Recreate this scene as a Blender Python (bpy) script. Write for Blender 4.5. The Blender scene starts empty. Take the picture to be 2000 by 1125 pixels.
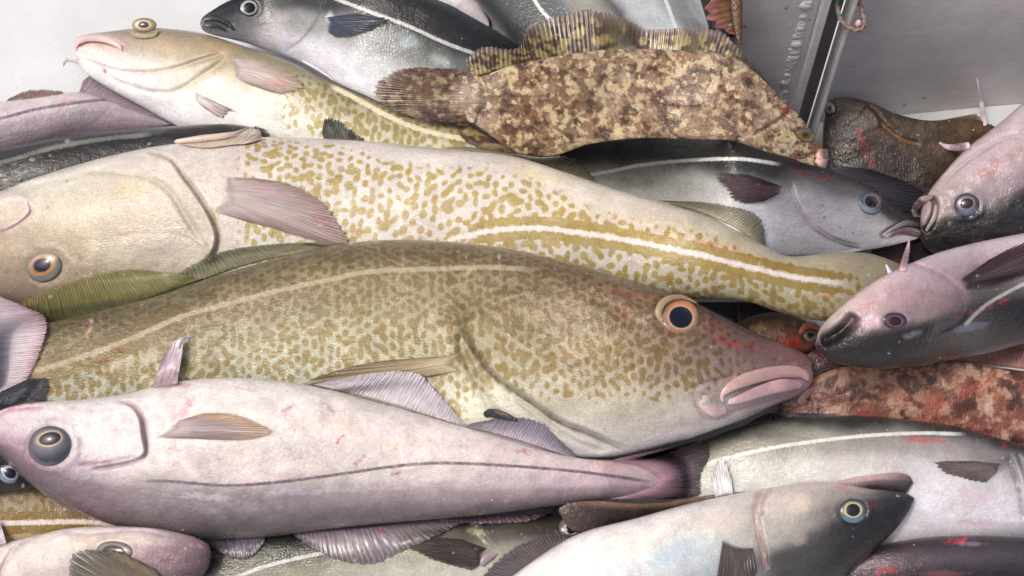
import bpy, math, random
import numpy as np
from mathutils import Matrix, Vector

# ------------------------------------------------------------------ camera, light, exposure
TILT = math.radians(30)
DIST = 1.25
FPX = 2777.0
CT, ST = math.cos(TILT), math.sin(TILT)
RIGHT = np.array([1.0, 0, 0]); UP = np.array([0, CT, ST]); BACK = np.array([0, -ST, CT])
CAM = BACK * DIST
scene = bpy.context.scene
cam_data = bpy.data.cameras.new("camera")
cam_data.lens = 50.0; cam_data.sensor_width = 36.0
cam_data.clip_start = 0.02; cam_data.clip_end = 100.0
cam = bpy.data.objects.new("camera", cam_data)
scene.collection.objects.link(cam)
cam.location = CAM.tolist(); cam.rotation_euler = (TILT, 0, 0)
scene.camera = cam

SUN_EL, SUN_AZ = math.radians(65), math.radians(-112)      # azimuth measured from +Y towards +X
world = bpy.data.worlds.new("World"); scene.world = world
world.use_nodes = True
wn = world.node_tree; wn.nodes.clear()
sky = wn.nodes.new('ShaderNodeTexSky'); sky.sky_type = 'NISHITA'; sky.sun_disc = False
sky.sun_elevation = SUN_EL; sky.sun_rotation = SUN_AZ
sky.air_density = 1.0; sky.dust_density = 10.0; sky.ozone_density = 0.6
bg = wn.nodes.new('ShaderNodeBackground'); bg.inputs['Strength'].default_value = 0.15
wo = wn.nodes.new('ShaderNodeOutputWorld')
wn.links.new(sky.outputs[0], bg.inputs[0]); wn.links.new(bg.outputs[0], wo.inputs[0])
sd_ = bpy.data.lights.new("sun", 'SUN'); sd_.energy = 1.5; sd_.angle = math.radians(10)
sd_.color = (1.0, 0.975, 0.985)
sun = bpy.data.objects.new("sun", sd_); scene.collection.objects.link(sun)
dvec = Vector((math.sin(SUN_AZ) * math.cos(SUN_EL), math.cos(SUN_AZ) * math.cos(SUN_EL), math.sin(SUN_EL)))
sun.rotation_euler = dvec.to_track_quat('Z', 'Y').to_euler()
vs = scene.view_settings
vs.view_transform = 'Standard'; vs.look = 'None'; vs.gamma = 1.0; vs.use_curve_mapping = False
vs.exposure = -0.2

# ------------------------------------------------------------------ numeric helpers
K = DIST / FPX                                            # metres per photo pixel at the heap
def to_world(px, py, d):
    px = np.asarray(px, float); py = np.asarray(py, float); d = np.asarray(d, float)
    x = (px - 1000.0) / FPX * d; y = (562.5 - py) / FPX * d
    return CAM + x[..., None] * RIGHT + y[..., None] * UP - d[..., None] * BACK
def floor_depth(px, py, z=0.0):
    v = (562.5 - np.asarray(py, float)) / FPX
    return (CAM[2] - z) / (CT - v * ST)

def lin(c):
    c = np.asarray(c, float) / 255.0
    return np.where(c <= 0.04045, c / 12.92, ((c + 0.055) / 1.055) ** 2.4)

_rng = np.random.RandomState(7)
_tab = _rng.rand(256, 256)
def vnoise(x, y, seed=0):
    x = np.asarray(x) + seed * 37.7; y = np.asarray(y) + seed * 71.3
    xi = np.floor(x).astype(int); yi = np.floor(y).astype(int)
    fx = x - xi; fy = y - yi
    fx = fx * fx * (3 - 2 * fx); fy = fy * fy * (3 - 2 * fy)
    a = _tab[xi % 256, yi % 256]; b = _tab[(xi + 1) % 256, yi % 256]
    c = _tab[xi % 256, (yi + 1) % 256]; d = _tab[(xi + 1) % 256, (yi + 1) % 256]
    return (a * (1 - fx) + b * fx) * (1 - fy) + (c * (1 - fx) + d * fx) * fy
def fbm(x, y, seed=0, o=4):
    s = 0; a = 0.5; t = 0
    x = np.asarray(x, float); y = np.asarray(y, float)
    for i in range(o):
        an = 0.65 + 1.1 * i; ca, sa = math.cos(an), math.sin(an)
        xr = (x * ca - y * sa) * 2 ** i; yr = (x * sa + y * ca) * 2 ** i
        wx = 0.35 * vnoise(yr * .9 + 7.1, xr * .9, seed + 50 + i); wy = 0.35 * vnoise(xr * .9 - 3.7, yr * .9, seed + 60 + i)
        q = 0.5 + 0.7 * (vnoise(xr + 5.3 * i + wx, yr - 3.1 * i + wy, seed + i) + vnoise(xr * .71 + yr * .71 + wy, yr * .71 - xr * .71 + wx, seed + i + 31) - 1)
        s = s + a * q; t += a; a *= 0.5
    return s / t * 2 - 1                                   # about -1..1
def spot_field(n=512, lam=14.0, seed=5):
    r = np.random.RandomState(seed)
    rows = int(round(n / (lam * 0.87))) // 2 * 2; cols = int(round(n / lam))
    dy, dx = n / rows, n / cols
    out = np.zeros((n, n)); R = int(lam * 1.6)
    for a in range(rows):
        for b in range(cols):
            if r.rand() < 0.05: continue
            y = (a + r.uniform(-.2, .2)) * dy; x = (b + .5 * (a % 2) + r.uniform(-.2, .2)) * dx
            rad = lam * r.uniform(.33, .46); el = r.uniform(.75, 1.35); th = r.uniform(0, np.pi)
            j = np.arange(int(y) - R, int(y) + R + 1); i = np.arange(int(x) - R, int(x) + R + 1)
            X, Y = np.meshgrid(i - x, j - y)
            U = (X * np.cos(th) + Y * np.sin(th)) / (rad * el); V = (-X * np.sin(th) + Y * np.cos(th)) / (rad / el)
            out[np.ix_(j % n, i % n)] += np.exp(-(U * U + V * V) ** 1.6)
    return (out - 0.52) * 2.4
FIELD = spot_field()
def field_at(x, y):
    n = FIELD.shape[0]; x = np.mod(x, n); y = np.mod(y, n)
    i = np.floor(x).astype(int); j = np.floor(y).astype(int); fx = x - i; fy = y - j
    g = lambda p, q: FIELD[p % n, q % n]
    return (g(i, j) * (1 - fx) + g(i + 1, j) * fx) * (1 - fy) + (g(i, j + 1) * (1 - fx) + g(i + 1, j + 1) * fx) * fy
def sstep(a, b, x):
    t = np.clip((x - a) / (b - a), 0, 1); return t * t * (3 - 2 * t)

def spline(pts, n=400):
    p = np.asarray(pts, float)
    if len(p) == 2:
        t = np.linspace(0, 1, n)[:, None]; return p[0] * (1 - t) + p[1] * t
    q = np.vstack([2 * p[0] - p[1], p, 2 * p[-1] - p[-2]])
    out = []
    m = max(4, n // (len(p) - 1))
    for i in range(1, len(q) - 2):
        t = np.linspace(0, 1, m, endpoint=False)[:, None]
        p0, p1, p2, p3 = q[i - 1], q[i], q[i + 1], q[i + 2]
        # finite-difference tangents scaled by segment length keep uneven spacing smooth
        l0 = np.linalg.norm(p1 - p0) + 1e-6; l1 = np.linalg.norm(p2 - p1) + 1e-6; l2 = np.linalg.norm(p3 - p2) + 1e-6
        m1 = (p2 - p0) / (l0 + l1) * l1; m2 = (p3 - p1) / (l1 + l2) * l1
        out.append((2 * t ** 3 - 3 * t ** 2 + 1) * p1 + (t ** 3 - 2 * t ** 2 + t) * m1 + (-2 * t ** 3 + 3 * t ** 2) * p2 + (t ** 3 - t ** 2) * m2)
    out.append(p[-1:])
    return np.vstack(out)
def arclen(c):
    return np.concatenate([[0], np.cumsum(np.linalg.norm(np.diff(c, axis=0), axis=1))])
def resample(pts, s):
    c = spline(pts, 600); a = arclen(c); a = a / a[-1]
    return np.stack([np.interp(s, a, c[:, 0]), np.interp(s, a, c[:, 1])], -1)
def gsmooth(a, sig, axis=0):
    if sig <= 0: return a
    r = int(sig * 3) + 1
    k = np.exp(-0.5 * (np.arange(-r, r + 1) / sig) ** 2); k /= k.sum()
    a = np.moveaxis(a, axis, 0)
    p = np.concatenate([np.repeat(a[:1], r, 0), a, np.repeat(a[-1:], r, 0)], 0)
    out = sum(k[i] * p[i:i + len(a)] for i in range(2 * r + 1))
    return np.moveaxis(out, 0, axis)
def minfilt(a, r, axis=0):
    a = np.moveaxis(a, axis, 0)
    p = np.concatenate([np.repeat(a[:1], r, 0), a, np.repeat(a[-1:], r, 0)], 0)
    out = a.copy()
    for i in range(2 * r + 1): out = np.minimum(out, p[i:i + len(a)])
    return np.moveaxis(out, 0, axis)

def polydist(px, py, pts):
    """distance, signed side (+ on the right of travel as seen in the photo) and position 0..1 along a smooth polyline"""
    c = spline(pts, 48) if len(pts) > 2 else np.asarray(pts, float)
    if len(c) > 40: c = c[::max(1, len(c) // 40)] if (len(c) - 1) % max(1, len(c) // 40) == 0 else np.vstack([c[::len(c) // 40], c[-1:]])
    al = arclen(c); tot = al[-1]
    best = np.full(px.shape, 1e9); side = np.zeros(px.shape); pos = np.zeros(px.shape)
    for i in range(len(c) - 1):
        ax, ay = c[i]; bx, by = c[i + 1]
        dx, dy = bx - ax, by - ay; L2 = dx * dx + dy * dy + 1e-9
        tr = ((px - ax) * dx + (py - ay) * dy) / L2
        t = np.clip(tr, 0, 1)
        ex = px - ax - t * dx; ey = py - ay - t * dy
        d = np.hypot(ex, ey)
        cr = dx * (py - ay) - dy * (px - ax)
        m = d < best
        best = np.where(m, d, best); side = np.where(m, np.sign(cr), side)
        pos = np.where(m, (al[i] + t * (al[i + 1] - al[i])) / tot, pos)
    return best, side, pos

# ------------------------------------------------------------------ heap solver: what lies on top of what
STEP = 2.0; X0, Y0 = -420.0, -330.0; GW, GH = 1420, 900
gx = X0 + np.arange(GW) * STEP; gy = Y0 + np.arange(GH) * STEP
GX, GY = np.meshgrid(gx, gy)
zbuf = floor_depth(GX, GY)
def idx(px, py):
    i = np.clip(np.rint((px - X0) / STEP).astype(int), 0, GW - 1)
    j = np.clip(np.rint((py - Y0) / STEP).astype(int), 0, GH - 1)
    return j, i
def zat(px, py):
    j, i = idx(px, py); return zbuf[j, i]
def upsample(a, f):
    n, m = a.shape
    u = np.linspace(0, n - 1, (n - 1) * f + 1); v = np.linspace(0, m - 1, (m - 1) * f + 1)
    i0 = np.minimum(u.astype(int), n - 2); j0 = np.minimum(v.astype(int), m - 2)
    fu = (u - i0)[:, None]; fv = (v - j0)[None]
    return (a[i0][:, j0] * (1 - fu) + a[i0 + 1][:, j0] * fu) * (1 - fv) + (a[i0][:, j0 + 1] * (1 - fu) + a[i0 + 1][:, j0 + 1] * fu) * fv
def raster(px, py, d):
    f = int(max(2, math.ceil(max(np.abs(np.diff(px, axis=0)).max(), np.abs(np.diff(py, axis=0)).max(),
                                 np.abs(np.diff(px, axis=1)).max(), np.abs(np.diff(py, axis=1)).max()) / 1.9)))
    f = min(f, 10)
    X, Y, D = upsample(px, f), upsample(py, f), upsample(d, f)
    ok = (X > X0) & (X < X0 + GW * STEP - 2) & (Y > Y0) & (Y < Y0 + GH * STEP - 2)
    j, i = idx(X[ok], Y[ok])
    np.minimum.at(zbuf, (j, i), D[ok])

# ------------------------------------------------------------------ materials
def nodemat(name):
    m = bpy.data.materials.new(name); m.use_nodes = True
    nt = m.node_tree; nt.nodes.clear()
    out = nt.nodes.new('ShaderNodeOutputMaterial'); b = nt.nodes.new('ShaderNodeBsdfPrincipled')
    nt.links.new(b.outputs[0], out.inputs[0])
    return m, nt, b
class NB:
    def __init__(s, nt): s.nt = nt
    def link(s, a, b): s.nt.links.new(a, b)
    def put(s, sock, v):
        if isinstance(v, bpy.types.NodeSocket): s.link(v, sock)
        else: sock.default_value = v
    def math(s, op, a, b=0.0, c=None, clamp=False):
        n = s.nt.nodes.new('ShaderNodeMath'); n.operation = op; n.use_clamp = clamp
        s.put(n.inputs[0], a); s.put(n.inputs[1], b)
        if c is not None: s.put(n.inputs[2], c)
        return n.outputs[0]
    def attr(s, name, out='Fac'):
        n = s.nt.nodes.new('ShaderNodeAttribute'); n.attribute_name = name; return n.outputs[out]
    def vmath(s, op, a, b):
        n = s.nt.nodes.new('ShaderNodeVectorMath'); n.operation = op
        s.put(n.inputs[0], a); s.put(n.inputs[1], b); return n.outputs[0]
    def noise(s, vec, scale, detail=3, rough=0.55, dist=0.0, out='Fac'):
        n = s.nt.nodes.new('ShaderNodeTexNoise'); s.put(n.inputs['Vector'], vec)
        n.inputs['Scale'].default_value = scale; n.inputs['Detail'].default_value = detail
        n.inputs['Roughness'].default_value = rough; n.inputs['Distortion'].default_value = dist
        return n.outputs[out]
    def voro(s, vec, scale, feature='F1', rand=1.0, out='Distance'):
        n = s.nt.nodes.new('ShaderNodeTexVoronoi'); n.feature = feature; s.put(n.inputs['Vector'], vec)
        n.inputs['Scale'].default_value = scale; n.inputs['Randomness'].default_value = rand
        return n.outputs[out]
    def ss(s, v, a, b, lo=0.0, hi=1.0):
        n = s.nt.nodes.new('ShaderNodeMapRange'); n.interpolation_type = 'SMOOTHSTEP'
        s.put(n.inputs[0], v); s.put(n.inputs[1], a); s.put(n.inputs[2], b); s.put(n.inputs[3], lo); s.put(n.inputs[4], hi)
        return n.outputs[0]
    def mix(s, f, a, b, mode='MIX'):
        n = s.nt.nodes.new('ShaderNodeMix'); n.data_type = 'RGBA'; n.blend_type = mode
        s.put(n.inputs[0], f); s.put(n.inputs[6], a); s.put(n.inputs[7], b); return n.outputs[2]
    def bump(s, h, strength, dist, normal=None):
        n = s.nt.nodes.new('ShaderNodeBump'); s.put(n.inputs['Height'], h)
        s.put(n.inputs['Strength'], strength); n.inputs['Distance'].default_value = dist
        if normal is not None: s.link(normal, n.inputs['Normal'])
        return n.outputs[0]

def skin_mat(name, tint=(0.72, 0.5, 0.15), spot_scale=3.6, thr=0.42, soft=0.10, latcol=(225, 215, 205), latw=6.0,
             rough=0.36, scales=0.5, wrinkle=0.5, coat=0.25, speck=0.1, lat_jag=1.0, sss=0.08, metal=0.0, shim=0.0, stretch=1.0, spec=0.45, mottle=0.12, veins=0.0, spot_lo=0.6, wet_amp=1.0):
    m, nt, b = nodemat(name); N = NB(nt)
    uv0 = N.attr('suv', 'Vector')                          # skin coordinates, 1 unit = 100 photo px
    col = N.attr('Col', 'Color')
    vary = N.noise(uv0, 1.3, 4)
    col = N.mix(1.0, col, N.ss(vary, 0.25, 0.75, 0.90, 1.09), 'MULTIPLY')
    # mottled cell spots
    if tint is not None:
        fine = N.noise(uv0, 26.0, 3, 0.65)
        fv = N.math('ADD', N.attr('spot'), N.math('MULTIPLY', N.math('SUBTRACT', fine, 0.5), 1.9))
        mask = N.ss(fv, -soft, soft)
        tinted = N.mix(1.0, col, tuple(tint) + (1.0,), 'MULTIPLY')
        mask = N.math('MULTIPLY', mask, N.ss(N.noise(uv0, 3.1, 3), 0.3, 0.65, spot_lo, 1.0))
        col = N.mix(mask, col, tinted)
        dots = N.voro(uv0, 17.0, rand=0.9)
        col = N.mix(N.math('MULTIPLY', N.ss(dots, 0.15, 0.4, 0.5, 0.0), N.math('SUBTRACT', 1.0, mask)), col, N.mix(1.0, col, (1.35, 1.38, 1.45, 1), 'MULTIPLY'))
    # irregular mottling and thin veins
    mo = N.noise(uv0, 3.5, 6, 0.68, 0.6)
    col = N.mix(1.0, col, N.ss(mo, 0.3, 0.7, 1 - mottle, 1 + mottle * 0.6), 'MULTIPLY')
    if veins > 0:
        ve = N.math('ABSOLUTE', N.math('SUBTRACT', N.noise(uv0, 5.0, 4, 0.6, 1.5), 0.5))
        vm = N.math('MULTIPLY', N.ss(ve, 0.0, 0.018, 1.0, 0.0), N.ss(N.noise(uv0, 1.7, 2), 0.5, 0.66))
        col = N.mix(N.math('MULTIPLY', vm, veins), col, tuple(lin((170, 95, 105))) + (1.0,))
    # fine scale grain
    sc = N.vmath('MULTIPLY', uv0, (1.0, 1.25, 0))
    sv = N.voro(sc, 17.0, rand=0.6)
    grain = N.noise(uv0, 42.0, 2)
    col = N.mix(scales * 0.5, col, N.mix(1.0, col, N.ss(sv, 0.1, 0.75, 1.25, 0.62), 'MULTIPLY'))
    col = N.mix(1.0, col, N.ss(grain, 0.3, 0.7, 1 - speck * 0.5, 1 + speck * 0.5), 'MULTIPLY')
    if shim > 0:
        hue = N.noise(uv0, 2.4, 3, out='Color')
        tintc = N.mix(0.5, hue, (0.55, 0.8, 1.0, 1))
        col = N.mix(shim, col, N.mix(1.0, col, N.mix(1.0, tintc, (1.7, 1.6, 1.5, 1), 'MULTIPLY'), 'MULTIPLY'))
    sp_d = N.voro(uv0, 2.6, rand=1.0); sp_c = nt.nodes.new('ShaderNodeSeparateColor'); N.link(N.voro(uv0, 2.6, rand=1.0, out='Color'), sp_c.inputs[0])
    col = N.mix(N.math('MULTIPLY', N.ss(N.math('ADD', sp_d, N.math('MULTIPLY', grain, 0.05)), 0.05, 0.085, 0.75, 0.0), N.ss(sp_c.outputs[0], 0.72, 0.74)), col, (0.72, 0.70, 0.68, 1))
    col = N.mix(N.math('MULTIPLY', N.ss(N.math('ADD', sp_d, N.math('MULTIPLY', grain, 0.05)), 0.04, 0.065, 0.7, 0.0), N.ss(sp_c.outputs[1], 0.88, 0.9)), col, (0.09, 0.05, 0.05, 1))
    # lateral line
    lj = N.math('MULTIPLY', N.math('SUBTRACT', N.noise(uv0, 26.0, 1), 0.5), 7.0 * lat_jag)
    la = N.math('ADD', N.math('ABSOLUTE', N.attr('lat')), lj)
    lm = N.math('SUBTRACT', 1.0, N.ss(la, latw * 0.55, latw * 1.35))
    lm = N.math('MULTIPLY', N.math('MULTIPLY', lm, N.ss(N.noise(uv0, 7.0, 3), 0.3, 0.62, 0.7, 0.95)), N.attr('latf'))
    col = N.mix(lm, col, tuple(lin(latcol)) + (1.0,))
    N.link(col, b.inputs['Base Color'])
    # relief
    wz = N.vmath('MULTIPLY', uv0, (1.0, 1.8, 0))
    wr = N.noise(wz, 9.0, 4, 0.6, 1.2)
    h1 = N.bump(wr, wrinkle * 0.6, 0.0016)
    h2 = N.bump(N.math('MULTIPLY', sv, -1.0), scales * 0.8, 0.0007, h1)
    h3 = N.bump(grain, 0.15, 0.0004, h2)
    N.link(h3, b.inputs['Normal'])
    wet = N.noise(uv0, 2.0, 4)
    N.link(N.ss(wet, 0.3, 0.7, max(0.1, rough - 0.22), rough + 0.02), b.inputs['Roughness'])
    b.inputs['Specular IOR Level'].default_value = spec
    b.inputs['Coat Weight'].default_value = coat; b.inputs['Coat Roughness'].default_value = 0.055; b.inputs['Coat IOR'].default_value = 1.42
    N.link(N.bump(N.noise(wz, 11.0, 4, 0.62, 1.8), wet_amp, 0.0022, h1), b.inputs['Coat Normal'])
    b.inputs['Metallic'].default_value = metal
    if sss > 0:
        b.inputs['Subsurface Weight'].default_value = sss
        b.inputs['Subsurface Radius'].default_value = (1.0, 0.45, 0.35)
        b.inputs['Subsurface Scale'].default_value = 0.004
    return m

def fin_mat(name, rough=0.28, alpha_edge=0.25, ray=0.45, thin=0.30):
    m, nt, b = nodemat(name); N = NB(nt)
    uv = N.attr('suv', 'Vector'); col = N.attr('Col', 'Color')
    sep = nt.nodes.new('ShaderNodeSeparateXYZ'); N.link(uv, sep.inputs[0])
    u, v = sep.outputs[0], sep.outputs[1]
    wob = N.math('MULTIPLY', N.math('SUBTRACT', N.noise(N.vmath('MULTIPLY', uv, (0.45, 1.2, 1)), 1.0, 3), 0.5), 6.0)
    ph = N.math('ADD', N.math('MULTIPLY', u, 6.2832), wob)
    st = N.math('SINE', ph)
    st2 = N.math('SINE', N.math('MULTIPLY', ph, 2.0))
    stripe = N.ss(N.math('ADD', st, N.math('MULTIPLY', st2, N.math('MULTIPLY', v, 0.6))), -1.2, 1.2)
    col = N.mix(ray, col, N.mix(1.0, col, N.ss(stripe, 0, 1, 0.66, 1.22), 'MULTIPLY'))
    n2 = N.noise(N.vmath('MULTIPLY', uv, (1.3, 3.0, 1)), 1.2, 3)
    col = N.mix(1.0, col, N.ss(n2, 0.25, 0.75, 0.75, 1.22), 'MULTIPLY')
    N.link(col, b.inputs['Base Color'])
    h1 = N.bump(stripe, 0.3, 0.0005)
    N.link(N.bump(n2, 0.4, 0.0012, h1), b.inputs['Normal'])
    b.inputs['Roughness'].default_value = rough
    b.inputs['Coat Weight'].default_value = 0.3; b.inputs['Coat Roughness'].default_value = 0.15
    fray = N.noise(N.vmath('MULTIPLY', uv, (1.7, 0.8, 1)), 1.0, 3)
    a = N.math('SUBTRACT', 1.0, N.math('MULTIPLY', N.ss(v, 0.80, 1.0), N.ss(fray, 0.42, 0.62, 0.0, min(1.0, alpha_edge * 3))))
    a = N.math('MULTIPLY', N.math('MULTIPLY', a, N.ss(v, 0.0, 0.16)), N.math('SUBTRACT', 1.0, N.math('MULTIPLY', N.ss(v, 0.3, 1.0), N.math('MULTIPLY', thin, N.math('SUBTRACT', 1.15, stripe)))))
    N.link(a, b.inputs['Alpha'])
    return m

def plain_mat(name, rough=0.3, coat=0.5, speck=0.12, nscale=900.0, bump=0.3):
    m, nt, b = nodemat(name); N = NB(nt)
    tc = nt.nodes.new('ShaderNodeTexCoord').outputs['Object']
    n = N.noise(tc, nscale, 3)
    N.link(N.mix(1.0, N.attr('Col', 'Color'), N.ss(n, 0.3, 0.7, 1 - speck, 1 + speck), 'MULTIPLY'), b.inputs['Base Color'])
    N.link(N.bump(n, bump, 0.0004), b.inputs['Normal'])
    b.inputs['Roughness'].default_value = rough
    b.inputs['Coat Weight'].default_value = coat; b.inputs['Coat Roughness'].default_value = 0.05
    return m

# ------------------------------------------------------------------ mesh helpers
def mesh_obj(name, verts, faces, mat, attrs=None, smooth=True):
    me = bpy.data.meshes.new(name)
    verts = np.ascontiguousarray(verts, dtype=np.float32).reshape(-1, 3)
    quads = np.asarray(faces['q'], dtype=np.int32).reshape(-1, 4) if len(faces['q']) else np.zeros((0, 4), np.int32)
    tris = np.asarray(faces.get('t', []), dtype=np.int32).reshape(-1, 3)
    nl = quads.size + tris.size
    me.vertices.add(len(verts)); me.vertices.foreach_set('co', verts.ravel())
    me.loops.add(nl); me.loops.foreach_set('vertex_index', np.concatenate([quads.ravel(), tris.ravel()]).astype(np.int32))
    me.polygons.add(len(quads) + len(tris))
    starts = np.concatenate([np.arange(len(quads)) * 4, quads.size + np.arange(len(tris)) * 3]).astype(np.int32)
    me.polygons.foreach_set('loop_start', starts)
    me.update(calc_edges=True)
    me.polygons.foreach_set('use_smooth', np.full(len(me.polygons), smooth))
    for k, a in (attrs or {}).items():
        a = np.asarray(a, dtype=np.float32)
        if k == 'Col':
            at = me.attributes.new('Col', 'FLOAT_COLOR', 'POINT')
            a = np.concatenate([a.reshape(-1, 3), np.ones((len(verts), 1), np.float32)], 1); at.data.foreach_set('color', a.ravel())
        elif k == 'suv':
            at = me.attributes.new('suv', 'FLOAT_VECTOR', 'POINT'); at.data.foreach_set('vector', a.ravel())
        else:
            at = me.attributes.new(k, 'FLOAT', 'POINT'); at.data.foreach_set('value', a.ravel())
    me.materials.append(mat)
    me.validate()
    o = bpy.data.objects.new(name, me); scene.collection.objects.link(o)
    return o

def grid_faces(n, m, closed=False, off=0, flip=False):
    i = np.arange(n - 1)[:, None]; j = np.arange(m if closed else m - 1)[None]
    j2 = (j + 1) % m
    a = i * m + j; b = i * m + j2; c = (i + 1) * m + j2; d = (i + 1) * m + j
    q = np.stack([a, b, c, d], -1).reshape(-1, 4) + off
    return q[:, ::-1] if flip else q

class Thing:
    """an Empty at the base of a thing; its parts are gathered, then parented in finish()"""
    def __init__(s, name, label, cat, group=None):
        s.name, s.label, s.cat, s.group = name, label, cat, group
        s.parts = []
    def add(s, o, parent=None): s.parts.append((o, parent)); return o
    def finish(s):
        lo = np.array([1e9] * 3); hi = -lo
        for o, p in s.parts:
            co = np.empty(len(o.data.vertices) * 3, np.float32); o.data.vertices.foreach_get('co', co); co = co.reshape(-1, 3)
            lo = np.minimum(lo, co.min(0)); hi = np.maximum(hi, co.max(0))
        base = Vector(((lo[0] + hi[0]) / 2, (lo[1] + hi[1]) / 2, lo[2]))
        e = bpy.data.objects.new(s.name, None); scene.collection.objects.link(e)
        e.empty_display_size = 0.02; e.location = base
        for o, p in s.parts:
            o.data.transform(Matrix.Translation(-base)); o.parent = p if p is not None else e
        e['label'] = s.label; e['category'] = s.cat
        if s.group: e['group'] = s.group
        return e

# colour grid: rows [(s, [colours])] over c stops
def colgrid(s, c, rows, cst):
    S = np.array([r[0] for r in rows]); G = np.array([[lin(x) for x in r[1]] for r in rows])   # S x C x 3
    cst = np.asarray(cst, float)
    ic = np.clip(np.searchsorted(cst, c) - 1, 0, len(cst) - 2)
    fc = np.clip((c - cst[ic]) / (cst[ic + 1] - cst[ic]), 0, 1); fc = fc * fc * (3 - 2 * fc)
    si = np.clip(np.searchsorted(S, s) - 1, 0, len(S) - 2)
    fs = np.clip((s - S[si]) / (S[si + 1] - S[si]), 0, 1)
    g = lambda a, b: G[a, b]
    A = g(si, ic) * (1 - fc[..., None]) + g(si, ic + 1) * fc[..., None]
    B = g(si + 1, ic) * (1 - fc[..., None]) + g(si + 1, ic + 1) * fc[..., None]
    return A * (1 - fs[..., None]) + B * fs[..., None]

def apply_blobs(col, px, py, blobs):
    for bl in blobs:
        x, y, rx, ry, ang, c, al = bl[:7]; nz = bl[7] if len(bl) > 7 else 0.5
        a = math.radians(ang); dx = px - x; dy = py - y
        u = (dx * math.cos(a) + dy * math.sin(a)) / rx; v = (-dx * math.sin(a) + dy * math.cos(a)) / ry
        r = np.hypot(u, v)
        near = r < 2.2
        if not near.any(): continue
        f = min(rx, ry) * 0.8
        r = r + nz * fbm(px / (f * 1.1 + 3), py / (f * 1.1 + 3), int(x) % 17, 4)
        w = (1 - sstep(0.35, 1.15, r)) * al * near
        if c[0] - c[1] > 60 and al >= .45:
            w = w * sstep(-.35, .25, fbm(px / 7, py / 6, int(y) % 13, 3)); c = (c[0] * .92, c[1] * .85, c[2] * .85)
        col = col * (1 - w[..., None]) + lin(c) * w[..., None]
    return col

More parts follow.
